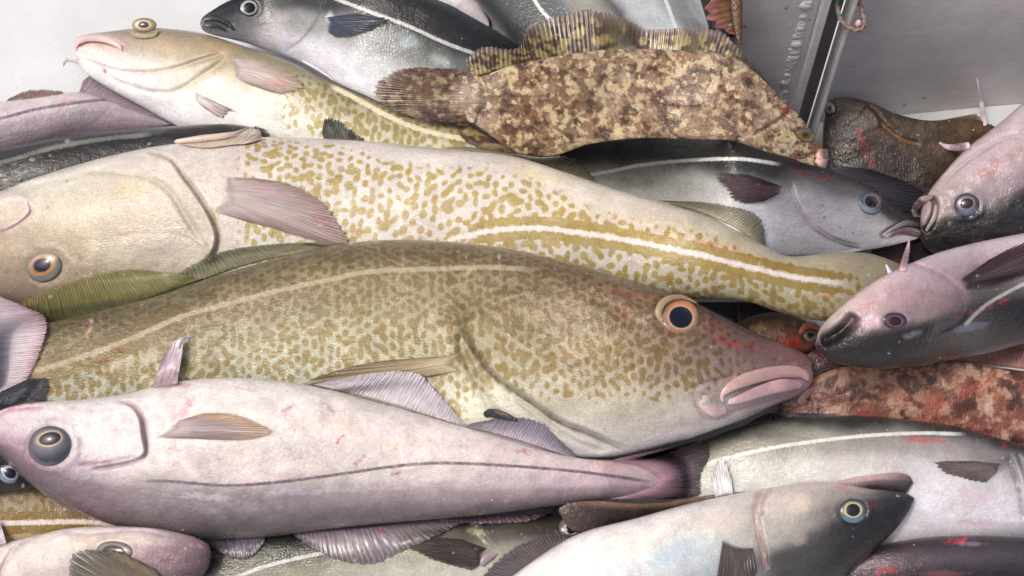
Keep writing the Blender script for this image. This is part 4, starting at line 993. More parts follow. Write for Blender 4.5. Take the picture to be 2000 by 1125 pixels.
# --- the upturned amber cod
g = Thing('cod', 'upturned cod with amber spots, white side line and a spread pink pectoral fin', 'fish', 'cod in the heap')
fin(g, 'first_anal_fin', M_FIN, [(870, 288), (960, 302), (1060, 325), (1180, 370)], [(905, 286), (1050, 306), (1120, 310), (1188, 382)], (192, 180, 152), (140, 134, 112), rays=26, nu=150, nv=44, cmid=(165, 158, 132), lift=3, rag=.04)
fin(g, 'second_anal_fin', M_FIN, [(1285, 392), (1350, 410), (1420, 440), (1496, 488)], [(1310, 392), (1400, 398), (1482, 424), (1498, 488)], (170, 160, 130), (112, 112, 92), rays=24, nu=150, nv=44, cmid=(128, 124, 102), lift=3, rag=.04)
fin(g, 'tail_fin', M_FIN, [(1640, 500), (1650, 545), (1650, 600)], [(1700, 490), (1745, 520), (1770, 560), (1740, 620), (1680, 640)], (140, 128, 90), (96, 88, 74), rays=24, nu=90, nv=50, cmid=(120, 112, 84))
body(g, 'b', M_CODB, [(-90, 440), (-80, 400), (-40, 385), (0, 374), (60, 350), (130, 328), (200, 308), (280, 290), (360, 278), (450, 270), (560, 268), (700, 275), (850, 289), (1000, 305), (1100, 335), (1200, 368), (1300, 397), (1400, 430), (1490, 478), (1540, 500), (1620, 494), (1700, 496), (1770, 520)],
     [(-90, 460), (-80, 520), (-40, 570), (0, 590), (60, 605), (130, 620), (200, 630), (280, 635), (360, 638), (450, 640), (560, 640), (700, 638), (850, 630), (1000, 615), (1100, 600), (1200, 590), (1300, 585), (1380, 584), (1460, 590), (1530, 612), (1600, 626), (1680, 630), (1770, 600)],
     [(0, [(205, 190, 185), (205, 190, 172), (180, 165, 140), (150, 132, 118), (120, 104, 100)]),
      (.1, [(226, 222, 208), (212, 204, 178), (180, 164, 130), (152, 132, 108), (128, 108, 98)]),
      (.2, [(222, 214, 202), (208, 200, 172), (192, 180, 152), (166, 152, 128), (140, 124, 96)]),
      (.27, [(218, 210, 202), (210, 198, 184), (202, 190, 172), (176, 166, 148), (150, 140, 108)]),
      (.34, [(222, 212, 205), (214, 206, 196), (208, 204, 194), (204, 200, 186), (180, 176, 150)]),
      (.5, [(222, 214, 205), (214, 208, 198), (208, 202, 196), (202, 198, 188), (170, 168, 146)]),
      (.7, [(216, 208, 194), (214, 200, 178), (204, 198, 186), (192, 188, 176), (170, 166, 140)]),
      (.88, [(176, 168, 140), (186, 172, 128), (190, 182, 160), (172, 162, 118), (150, 136, 88)]),
      (1, [(150, 140, 110)] * 5)],
     kf=[(0, .55), (.3, .6), (.7, .66), (1, .6)],
     spots=lambda x, y, s, c: np.maximum(1.0 * (.35 + .65 * sstep(430, 500, x)) * (.3 + .7 * sstep(-.95, -.62, c + .25 * sstep(900, 500, x) - .15 * fbm(x / 40, y / 30, 4) - .25 * sstep(1000, 1200, x))),
                                         2.3 * sstep(860, 960, x) * np.exp(-((polydist(x, y, [(850, 480), (950, 452), (1060, 446), (1150, 457), (1250, 474), (1350, 494), (1450, 518), (1550, 541), (1660, 556)])[0] - 15) / 9.5) ** 2)) * (1 - .6 * sstep(1560, 1720, x)) + .25 * sstep(60, 150, x) * (1 - sstep(300, 400, x)) * sstep(0, .4, c),
     lat=[(850, 480), (890, 466), (950, 452), (1000, 447), (1060, 446), (1150, 457), (1250, 474), (1350, 494), (1450, 518), (1550, 541), (1665, 556)],
     feats=[('ring', (88, 522, 40, 34, -15, 6, .2)),
            ('step', [(276, 296), (330, 312), (356, 345), (388, 388), (412, 430), (422, 462), (414, 494), (392, 510)], 9, 30, ((176, 158, 126), 6, .6)),
            ('groove', [(150, 336), (220, 338), (290, 348), (330, 372), (358, 415), (380, 450), (404, 484)], 4, 6, ((168, 150, 122), 5, .4)),
            ('groove', [(10, 366), (60, 362), (130, 348), (220, 322)], 3, 6, None),
            ('ridge', [(-20, 400), (20, 386), (48, 390), (56, 408), (40, 430), (0, 452)], 6, 10, ((226, 205, 205), 12, .6)),
            ('groove', [(-20, 460), (10, 452), (45, 432), (62, 412), (52, 388)], 4, 4, ((200, 150, 160), 4, .6)),
            
            ('ridge', [(400, 470), (412, 482), (402, 500)], 4, 8, ((150, 130, 110), 8, .4))],
     blobs=[(250, 370, 40, 18, 10, (200, 184, 128), .5), (240, 430, 60, 30, 0, (190, 172, 146), .35), (300, 470, 80, 25, 0, (186, 176, 168), .4), (30, 480, 60, 40, -20, (176, 156, 134), .3), (140, 480, 40, 25, 0, (150, 128, 98), .35),
            (88, 522, 56, 46, 0, (130, 126, 112), .5), (1400, 480, 60, 8, 12, (214, 140, 88), .6), (1500, 512, 50, 6, 14, (216, 150, 110), .5), (1620, 575, 34, 8, -20, (206, 140, 96), .5), (1050, 340, 70, 16, 10, (216, 196, 150), .5),
            (420, 420, 16, 18, 0, (160, 160, 110), .6), (450, 330, 60, 14, 0, (208, 192, 170), .4), (954, 352, 2.6, 2.6, 0, (50, 50, 52), .9, 0)],
     ns=760, nc=200, seed=11, sm=45)
eye(g, 88, 522, 35, 28, -18, iris=(176, 132, 80), iris2=(140, 98, 60), outer=(108, 108, 100), pup=(-.12, -.2), pr=.46, pra=.95, bulge=.6, ir=.7, pupcol=(34, 40, 60), topcol=(196, 174, 156))
fin(g, 'pectoral_fin', M_FINP, [(440, 346), (428, 380), (415, 412)], [(500, 348), (560, 358), (610, 382), (645, 410), (665, 445), (680, 478), (640, 474), (590, 464), (540, 448), (480, 432)], (200, 180, 172), (172, 132, 124), rays=30, nu=200, nv=80, cmid=(182, 154, 152),
    blobs=[(520, 372, 60, 10, 12, (198, 160, 168), .5), (630, 430, 26, 20, 40, (176, 112, 112), .45), (560, 400, 60, 9, 15, (150, 136, 142), .5), (560, 455, 90, 5, 18, (196, 162, 130), .7)], lift=3, ridge=1.2, rag=.02)
fin(g, 'pelvic_fin', M_FIN, [(345, 282), (400, 290), (470, 282)], [(372, 272), (440, 262), (500, 250), (515, 268)], (200, 180, 158), (176, 150, 132), rays=8, nu=80, nv=30, cmid=(196, 176, 158), lift=3, curl=.2, ridge=.4)
limb(g, 'pelvic_fin', M_FLESH, [(340, 277), (400, 270), (455, 262), (490, 248)], [4, 7, 6, 1.5], (208, 186, 168), (196, 180, 170), kf=.6, embed=2)
g.finish()

# --- saithe with open mouth, right
g = Thing('saithe', 'dark saithe with pink belly and gaping mouth lying over the amber cod tail', 'fish')
limb(g, 'pelvic_fin', M_FLESH, [(1745, 545), (1737, 530), (1730, 516)], [6, 5, 1.5], (205, 205, 220), ns=40, nc=14, embed=1)
body(g, 'b', M_SAI, [(1592, 672), (1602, 640), (1635, 605), (1675, 572), (1720, 542), (1770, 518), (1830, 494), (1900, 475), (2000, 455), (2100, 440), (2350, 420)],
     [(1594, 684), (1620, 702), (1655, 714), (1700, 720), (1750, 719), (1800, 712), (1860, 702), (1930, 690), (2000, 672), (2100, 650), (2350, 600)],
     [(0, [(150, 128, 126), (90, 74, 80), (52, 42, 50), (44, 36, 44), (44, 36, 44)]),
      (.08, [(205, 180, 178), (170, 138, 142), (66, 54, 62), (46, 38, 46), (40, 34, 42)]),
      (.22, [(206, 172, 180), (196, 150, 158), (150, 116, 122), (52, 42, 50), (40, 34, 42)]),
      (.34, [(210, 180, 192), (198, 154, 164), (168, 130, 134), (60, 48, 56), (38, 33, 42)]),
      (.45, [(212, 186, 200), (190, 158, 170), (112, 96, 96), (56, 46, 56), (38, 33, 42)]),
      (1, [(208, 184, 198), (184, 160, 174), (100, 90, 92), (50, 44, 54), (36, 32, 42)])],
     cst=(-1, -.55, -.02, .28, 1), kf=.6,
     feats=[('ring', (1748, 628, 26, 20, 0, 5, .2)), ('step', [(1765, 512), (1820, 530), (1868, 562), (1886, 596), (1870, 625), (1820, 650)], -6, 22, ((120, 88, 98), 4, .55)),
            ('groove', [(1600, 668), (1630, 655), (1655, 635), (1672, 612)], 16, 12, ((26, 20, 24), 14, .98))],
     blobs=[(1632, 660, 46, 22, -42, (30, 24, 28), .97, .2), (1700, 630, 28, 20, -30, (214, 186, 196), .7), (1780, 575, 44, 9, 25, (222, 150, 164), .5), (1845, 600, 16, 8, 0, (206, 130, 128), .6), (1690, 598, 16, 10, -30, (196, 140, 132), .6),
            (1930, 600, 60, 7, -18, (168, 66, 82), .75, .8), (1890, 640, 44, 12, -12, (124, 124, 150), .6, .9), (1780, 655, 24, 8, -20, (130, 124, 144), .5), (1910, 540, 40, 24, -25, (120, 106, 100), .6)],
     lat=[(1880, 640), (1920, 600), (1960, 575), (2020, 545), (2100, 510)], latf=.6, deep=.3, ns=320, nc=130, seed=12, lump=3)
eye(g, 1748, 627, 24, 17, 5, iris=(140, 110, 116), iris2=(90, 60, 70), outer=(58, 46, 54), pr=.5, bulge=.5, ir=.64, pupcol=(46, 26, 40))
fin(g, 'pectoral_fin', M_FIND, [(1874, 548), (1884, 564)], [(1930, 508), (1990, 478), (2060, 470), (2060, 510), (1990, 540), (1930, 560)], (70, 54, 60), (84, 62, 66), rays=18, nu=70, nv=40, cmid=(84, 62, 68))
limb(g, 'pelvic_fin', M_FLESH, [(1763, 530), (1768, 505), (1773, 485), (1776, 468)], [8, 7, 5, 1.5], (212, 174, 186), embed=1, ns=40, nc=16)
g.finish()

# --- silver saithe, lower right
g = Thing('saithe', 'large silver saithe stretching to the right edge below the red flatfish', 'fish')
fin(g, 'dorsal_fin', M_FIND, [(1440, 840), (1500, 825), (1570, 818), (1640, 816)], [(1452, 832), (1500, 808), (1560, 806), (1630, 808)], (80, 80, 88), (96, 84, 96), rays=20, nu=80, nv=16)
body(g, 'b', M_SAI, [(2130, 990), (2110, 930), (2060, 890), (2010, 872), (1950, 855), (1880, 835), (1800, 822), (1700, 812), (1600, 812), (1520, 818), (1450, 832), (1370, 862), (1280, 900), (1180, 940)],
     [(2130, 1000), (2110, 1030), (2060, 1048), (2010, 1052), (1950, 1062), (1880, 1070), (1800, 1080), (1700, 1085), (1600, 1080), (1520, 1070), (1450, 1060), (1370, 1045), (1280, 1030), (1180, 1010)],
     [(0, [(60, 56, 62), (90, 84, 90), (180, 172, 182), (196, 190, 200), (180, 174, 186)]),
      (.18, [(56, 56, 60), (120, 110, 114), (196, 188, 198), (212, 206, 220), (192, 184, 198)]),
      (.35, [(60, 62, 64), (150, 138, 138), (206, 200, 208), (212, 206, 218), (190, 182, 196)]),
      (.6, [(62, 66, 66), (150, 146, 130), (206, 206, 198), (202, 206, 210), (190, 190, 200)]),
      (.8, [(70, 74, 72), (170, 164, 130), (204, 206, 192), (196, 204, 204), (190, 194, 200)]),
      (1, [(70, 74, 72), (170, 164, 130), (196, 200, 186), (190, 196, 196), (180, 184, 190)])],
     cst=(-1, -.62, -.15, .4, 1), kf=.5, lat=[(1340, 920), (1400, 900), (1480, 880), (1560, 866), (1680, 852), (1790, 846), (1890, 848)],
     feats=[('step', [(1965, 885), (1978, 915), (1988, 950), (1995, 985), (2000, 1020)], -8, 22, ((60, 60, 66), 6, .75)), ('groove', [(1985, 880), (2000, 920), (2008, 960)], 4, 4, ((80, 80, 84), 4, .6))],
     blobs=[(1810, 860, 60, 7, 5, (210, 90, 96), .75, .7), (1960, 880, 6, 20, 0, (190, 70, 84), .6), (1700, 905, 90, 20, -5, (206, 196, 190), .4), (1720, 985, 70, 20, 0, (214, 204, 220), .4), (1900, 970, 60, 20, 0, (206, 184, 190), .4), (1420, 960, 30, 40, 0, (180, 200, 204), .5), (1910, 1020, 70, 8, 0, (200, 168, 180), .5)],
     deep=.3, ns=420, nc=150, seed=13)
fin(g, 'pectoral_fin', M_FIND, [(1958, 906), (1950, 918)], [(1900, 900), (1828, 904), (1845, 922), (1880, 934), (1925, 942)], (104, 90, 92), (96, 82, 84), rays=16, nu=80, nv=40, cmid=(112, 98, 98), rag=.05)
g.finish()

# --- the big olive cod, the subject
g = Thing('cod', 'big olive spotted cod facing right with an orange ringed eye and pink lips', 'fish', 'cod in the heap')
fin(g, 'first_dorsal_fin', M_FIN, [(700, 478), (600, 495), (500, 515), (400, 548), (330, 575)], [(640, 472), (520, 478), (440, 490), (380, 515), (330, 545)], (112, 108, 72), (104, 108, 84), rays=22, nu=160, nv=36, ridge=.7, cmid=(118, 116, 82), lift=3, rag=.02, seed=6)
fin(g, 'second_dorsal_fin', M_FIN, [(400, 545), (300, 585), (200, 620), (90, 655), (40, 640)], [(345, 535), (260, 526), (190, 535), (100, 565), (38, 592)], (98, 98, 62), (136, 128, 70), rays=30, nu=200, nv=50, ridge=.7, cmid=(128, 124, 72), lift=4, rag=.02, seed=7, blobs=[(170, 600, 130, 9, -8, (74, 80, 70), .6), (250, 545, 80, 6, -5, (160, 156, 110), .5)])
body(g, 'b', M_COD, [(1589, 716), (1582, 698), (1557, 683), (1522, 668), (1472, 648), (1422, 624), (1380, 602), (1330, 577), (1230, 546), (1130, 516), (1000, 487), (880, 472), (760, 468), (660, 478), (560, 500), (420, 540), (300, 580), (180, 610), (60, 640), (-60, 680), (-330, 760)],
     [(1589, 722), (1585, 748), (1562, 770), (1520, 788), (1460, 816), (1400, 838), (1330, 862), (1250, 884), (1180, 893), (1100, 896), (1000, 900), (900, 900), (800, 895), (700, 885), (560, 870), (420, 860), (300, 850), (180, 840), (60, 840), (-60, 860), (-330, 900)],
     [(0, [(138, 110, 114), (148, 118, 122), (176, 142, 150), (210, 176, 188), (212, 186, 196)]),
      (.05, [(134, 104, 104), (144, 116, 116), (162, 138, 140), (202, 174, 182), (210, 190, 198)]),
      (.12, [(120, 98, 86), (144, 122, 112), (164, 146, 134), (196, 186, 176), (214, 206, 208)]),
      (.22, [(118, 102, 78), (146, 130, 108), (170, 158, 134), (202, 196, 178), (218, 216, 216)]),
      (.32, [(120, 108, 80), (146, 134, 106), (176, 168, 142), (206, 204, 186), (224, 224, 222)]),
      (.42, [(120, 112, 82), (156, 148, 118), (194, 192, 166), (216, 218, 202), (226, 230, 226)]),
      (.55, [(116, 108, 78), (148, 140, 110), (196, 196, 176), (210, 214, 200), (216, 220, 208)]),
      (.75, [(108, 100, 72), (136, 128, 96), (178, 174, 148), (204, 206, 192), (208, 212, 200)]),
      (1, [(108, 100, 72), (134, 126, 94), (170, 166, 138), (194, 196, 178), (200, 204, 192)])],
     cst=(-1, -.55, -.05, .4, 1), kf=[(0, .75), (.15, .62), (.4, .6), (1, .55)], n=2.3,
     slam=18.0, sbias=.2, spots=lambda x, y, s, c: (1.0 * (1 - sstep(1300, 1560, x) * .6) * (1 - .75 * sstep(.15, .6, c + .12 * fbm(x / 50, y / 40, 5)) * sstep(860, 960, x)))
                              + 1.0 * np.exp(-((polydist(x, y, [(30, 740), (150, 702), (250, 665), (350, 620)])[0] - 16) / 9) ** 2) * sstep(420, 300, x),
     lat=[(30, 735), (52, 730), (150, 700), (250, 664), (350, 620), (450, 592), (525, 572), (650, 545), (720, 531), (860, 525), (960, 522), (1060, 528)],
     latf=.5,
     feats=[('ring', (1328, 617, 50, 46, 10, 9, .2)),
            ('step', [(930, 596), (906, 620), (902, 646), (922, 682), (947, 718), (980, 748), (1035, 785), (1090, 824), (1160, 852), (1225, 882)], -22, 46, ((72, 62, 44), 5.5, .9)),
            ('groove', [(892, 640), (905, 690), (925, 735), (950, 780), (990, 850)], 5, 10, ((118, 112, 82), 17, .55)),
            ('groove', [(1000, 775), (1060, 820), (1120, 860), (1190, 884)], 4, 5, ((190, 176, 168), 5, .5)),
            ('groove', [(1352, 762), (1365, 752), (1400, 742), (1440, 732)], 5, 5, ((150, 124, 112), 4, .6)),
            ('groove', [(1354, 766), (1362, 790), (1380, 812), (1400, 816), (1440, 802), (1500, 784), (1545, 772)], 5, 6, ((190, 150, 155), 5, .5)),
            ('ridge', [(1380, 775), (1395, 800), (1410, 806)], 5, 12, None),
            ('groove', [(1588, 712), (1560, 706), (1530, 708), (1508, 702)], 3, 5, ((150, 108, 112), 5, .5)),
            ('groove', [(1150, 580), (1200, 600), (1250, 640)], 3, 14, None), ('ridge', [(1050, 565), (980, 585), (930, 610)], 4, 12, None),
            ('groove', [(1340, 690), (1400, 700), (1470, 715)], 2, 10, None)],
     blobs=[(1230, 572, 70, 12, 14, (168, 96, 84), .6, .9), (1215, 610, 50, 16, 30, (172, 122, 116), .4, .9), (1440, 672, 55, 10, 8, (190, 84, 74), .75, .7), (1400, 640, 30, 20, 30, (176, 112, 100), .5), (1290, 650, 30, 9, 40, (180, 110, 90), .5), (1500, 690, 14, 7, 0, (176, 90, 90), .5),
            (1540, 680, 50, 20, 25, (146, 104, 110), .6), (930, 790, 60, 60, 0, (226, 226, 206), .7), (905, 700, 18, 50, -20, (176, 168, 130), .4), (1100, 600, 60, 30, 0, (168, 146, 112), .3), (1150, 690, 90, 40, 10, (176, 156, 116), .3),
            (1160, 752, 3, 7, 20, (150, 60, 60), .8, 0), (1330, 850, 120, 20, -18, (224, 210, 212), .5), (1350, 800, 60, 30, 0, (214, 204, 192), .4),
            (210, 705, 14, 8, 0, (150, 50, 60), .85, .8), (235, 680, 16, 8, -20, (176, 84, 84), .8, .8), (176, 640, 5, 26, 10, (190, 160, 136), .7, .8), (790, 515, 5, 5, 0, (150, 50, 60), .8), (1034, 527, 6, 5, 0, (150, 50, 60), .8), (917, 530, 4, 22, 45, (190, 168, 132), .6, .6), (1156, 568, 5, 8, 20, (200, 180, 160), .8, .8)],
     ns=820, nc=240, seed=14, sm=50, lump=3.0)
eye(g, 1328, 618, 37, 34, 15, iris=(150, 102, 76), iris2=(200, 164, 134), outer=(172, 140, 116), pup=(.05, .03), pr=.6, bulge=.42, ir=.86, pupcol=(16, 18, 28), topcol=(184, 120, 86))
limb(g, 'eyelid', M_FLESH, [(1362, 592), (1330, 580), (1298, 588), (1286, 612), (1300, 640)], [1.5, 4, 7, 8, 2], (176, 158, 126), (160, 138, 112), embed=5, ns=60)
limb(g, 'upper_lip', M_FLESH, [(1412, 786), (1410, 770), (1440, 748), (1490, 732), (1540, 726), (1568, 730), (1580, 744)], [3, 9, 13, 13, 13, 12, 5], (206, 176, 166), (208, 166, 168), embed=7, ns=90, nc=34, kf=.5, lump=1.2)
limb(g, 'lower_lip', M_FLESH, [(1418, 787), (1440, 781), (1480, 766), (1520, 754), (1548, 752), (1568, 752)], [4, 9, 12, 13, 13, 6], (212, 184, 186), (202, 160, 170), embed=5, ns=90, nc=34, kf=.55, lump=1.2)
limb(g, 'maxilla', M_FLESH, [(1362, 766), (1378, 786), (1394, 800), (1420, 802)], [5, 15, 14, 6], (222, 196, 200), (220, 188, 194), embed=10, ns=60, nc=30, kf=.5)
fin(g, 'pectoral_fin', M_FIN, [(905, 690), (900, 722)], [(850, 698), (740, 706), (650, 726), (590, 752), (640, 756), (760, 742), (840, 736)], (176, 164, 122), (120, 104, 74), rays=14, nu=120, nv=60, cmid=(148, 130, 94), rag=.015, lift=3)
g.finish()

# --- golden cod at the left edge, bottom
g = Thing('cod', 'golden cod flank with a white side line at the lower left, under the haddock', 'fish', 'cod in the heap')
body(g, 'b', M_CODB, [(-200, 900), (-60, 915), (40, 930), (120, 950), (220, 980), (320, 1010), (420, 1045)], [(-200, 1120), (-60, 1110), (40, 1105), (120, 1100), (220, 1095), (320, 1090), (420, 1075)],
     [(0, [(120, 100, 66), (160, 138, 96), (180, 160, 120), (186, 160, 110), (160, 130, 80)]), (1, [(100, 84, 58), (130, 112, 80), (170, 150, 110), (176, 150, 104), (150, 125, 80)])],
     cst=(-1, -.5, 0, .5, 1), kf=.6, spots=lambda x, y, s, c: np.maximum(.9 * (1 - sstep(-.1, .1, c)), 2.2 * np.exp(-((polydist(x, y, [(-100, 1024), (0, 1022), (80, 1020), (160, 1019), (240, 1024)])[0] - 14) / 10) ** 2)),
     lat=[(-140, 1024), (0, 1022), (80, 1020), (160, 1019), (240, 1026), (300, 1035)], ns=200, nc=100, seed=15)
g.finish()
g = Thing('saithe', 'dark fish head with a blue grey eye peeping out under the haddock snout', 'fish')
body(g, 'b', M_DARK, [(70, 945), (50, 905), (0, 880), (-80, 860), (-250, 850)], [(70, 950), (50, 955), (0, 962), (-80, 985), (-250, 1010)], [(0, [(40, 44, 52)] * 5), (1, [(46, 50, 58)] * 5)], deep=.3, ns=90, nc=50,
     blobs=[(45, 950, 4, 6, 0, (170, 190, 200), .8)])
eye(g, 17, 925, 23, 19, 25, iris=(150, 160, 168), iris2=(170, 180, 190), outer=(52, 62, 72), pup=(.1, -.1), pr=.5, bulge=.7, ir=.72, pupcol=(20, 24, 40), lowcol=(110, 130, 145))
g.finish()

# --- green saithe, bottom middle
g = Thing('saithe', 'greenish saithe at the bottom with a glassy eye beside the white bellied saithe', 'fish')
body(g, 'b', M_SAI, [(1180, 1050), (1170, 1025), (1130, 1010), (1060, 1005), (980, 1008), (900, 1015), (800, 1020), (700, 1025), (600, 1035), (500, 1045), (400, 1070), (250, 1110)],
     [(1180, 1060), (1160, 1090), (1120, 1120), (1060, 1150), (980, 1170), (900, 1190), (800, 1210), (700, 1220), (600, 1225), (500, 1225), (400, 1220), (250, 1220)],
     [(0, [(60, 58, 52), (80, 76, 66), (120, 112, 104), (140, 130, 125), (150, 140, 140)]),
      (.15, [(58, 58, 50), (86, 82, 68), (130, 122, 108), (176, 168, 160), (190, 180, 186)]),
      (.35, [(56, 60, 52), (120, 116, 92), (188, 184, 160), (196, 196, 186), (205, 200, 205)]),
      (.6, [(50, 56, 48), (84, 88, 66), (150, 148, 120), (176, 172, 148), (196, 190, 180)]),
      (1, [(44, 50, 44), (60, 64, 52), (110, 108, 88), (140, 136, 116), (180, 175, 165)])],
     cst=(-1, -.55, -.1, .4, 1), kf=.5, lat=[(380, 1160), (500, 1112), (560, 1095), (640, 1078), (720, 1062)], latf=.7,
     feats=[('ring', (1114, 1030, 22, 22, 0, 6, .2)), ('step', [(925, 1020), (935, 1045), (960, 1075), (975, 1100)], -6, 20, ((150, 145, 120), 7, .6))],
     blobs=[(820, 1070, 100, 24, 0, (206, 200, 178), .5, .8), (930, 1040, 20, 8, 20, (176, 170, 140), .7)], deep=.3, ns=320, nc=110, seed=16)
eye(g, 1115, 1030, 24, 22, 0, iris=(176, 176, 170), iris2=(205, 205, 200), outer=(112, 104, 96), pup=(.02, .12), pr=.42, bulge=.7, ir=.6, pupcol=(34, 34, 40))
fin(g, 'pectoral_fin', M_FIND, [(952, 1072), (940, 1100)], [(900, 1052), (840, 1050), (793, 1062), (820, 1082), (870, 1100), (920, 1114)], (60, 50, 52), (66, 54, 44), rays=20, nu=90, nv=44, cmid=(58, 48, 46), rag=.05, lift=4)
limb(g, 'pectoral_base', M_FLESH, [(975, 1074), (955, 1086), (938, 1104)], [6, 10, 7], (160, 146, 148), embed=6, kf=.6)
g.finish()

# --- pale tail at the left edge with frilled margin
g = Thing('haddock', 'pale pink haddock tail with a frilly red margin, lying on the olive cod', 'fish')
fin(g, 'tail_fin', M_FINP, [(-60, 560), (-40, 700), (-40, 860)], [(0, 578), (50, 600), (90, 622), (84, 670), (62, 725), (30, 775), (-5, 815), (-20, 850)], (214, 196, 212), (206, 160, 180), rays=40, nu=200, nv=80, cmid=(206, 190, 208), lift=5, rag=.012, ridge=.9, sm=18,
    paint=lambda px, py, u, v, col: col * (1 - (sstep(.9, .99, v) * .5)[..., None]) + lin((186, 96, 124)) * (sstep(.9, .99, v) * .5)[..., None])
body(g, 'b', M_HAD, [(-20, 600), (-80, 580), (-160, 560), (-400, 540)], [(-10, 760), (-80, 790), (-160, 800), (-400, 860)], [(0, [(218, 200, 214)] * 5), (1, [(214, 196, 212)] * 5)], ns=70, nc=50, kf=.4)
g.finish()
g = Thing('saithe', 'blue black tail tip poking out between the pale frilled tail and the haddock head', 'fish')
fin(g, 'tail_fin', M_FIND, [(-10, 770), (0, 810)], [(60, 738), (92, 742), (94, 760), (86, 790)], (60, 64, 80), (50, 54, 66), rays=16, nu=60, nv=36, lift=3)
body(g, 'b', M_DARK, [(20, 790), (-80, 770), (-200, 760), (-330, 760)], [(20, 800), (-80, 830), (-200, 850), (-330, 850)], [(0, [(60, 62, 76)] * 5), (1, [(56, 58, 70)] * 5)], deep=.3, ns=60, nc=40)
g.finish()

# --- the haddock
g = Thing('haddock', 'large pink white haddock facing left with a dark side line and upright fin', 'fish', 'haddock lying in the foreground')
fin(g, 'first_anal_fin', M_FINP, [(610, 752), (700, 776), (800, 805), (915, 836)], [(650, 742), (740, 728), (812, 728), (850, 762), (912, 832)], (226, 214, 222), (196, 188, 204), rays=24, nu=160, nv=44, cmid=(196, 190, 208), rag=.02, lift=3)
fin(g, 'second_anal_fin', M_FIND, [(905, 834), (960, 848), (1040, 872), (1125, 896)], [(925, 826), (985, 816), (1050, 822), (1085, 852), (1128, 894)], (196, 180, 192), (108, 104, 122), rays=22, nu=130, nv=40, cmid=(140, 134, 152), rag=.04, lift=3)
limb(g, 'fin_spine', M_DARK, [(945, 812), (958, 806), (985, 812), (1012, 822)], [6, 9, 7, 2], (58, 54, 54), kf=.3, ns=40, nc=16)
fin(g, 'first_dorsal_fin', M_FIND, [(380, 1030), (440, 1040), (520, 1040)], [(402, 1062), (450, 1088), (490, 1088), (516, 1060)], (110, 100, 118), (80, 76, 92), rays=10, nu=70, nv=32, cmid=(96, 88, 106), rag=.04)
fin(g, 'second_dorsal_fin', M_FIND, [(570, 1036), (650, 1030), (740, 1022), (850, 1012)], [(575, 1046), (640, 1085), (720, 1102), (790, 1075), (905, 1020)], (120, 104, 122), (110, 100, 108), rays=18, nu=180, nv=46, cmid=(134, 122, 130), rag=.03, ridge=1.0, blobs=[(745, 1038, 8, 5, 0, (170, 70, 80), .7)])
fin(g, 'third_dorsal_fin', M_FIND, [(860, 1008), (930, 1000), (1000, 995), (1080, 985)], [(862, 1020), (950, 1022), (1040, 1016), (1110, 985)], (130, 100, 118), (120, 96, 110), rays=14, nu=100, nv=24, cmid=(138, 110, 126), rag=.05)
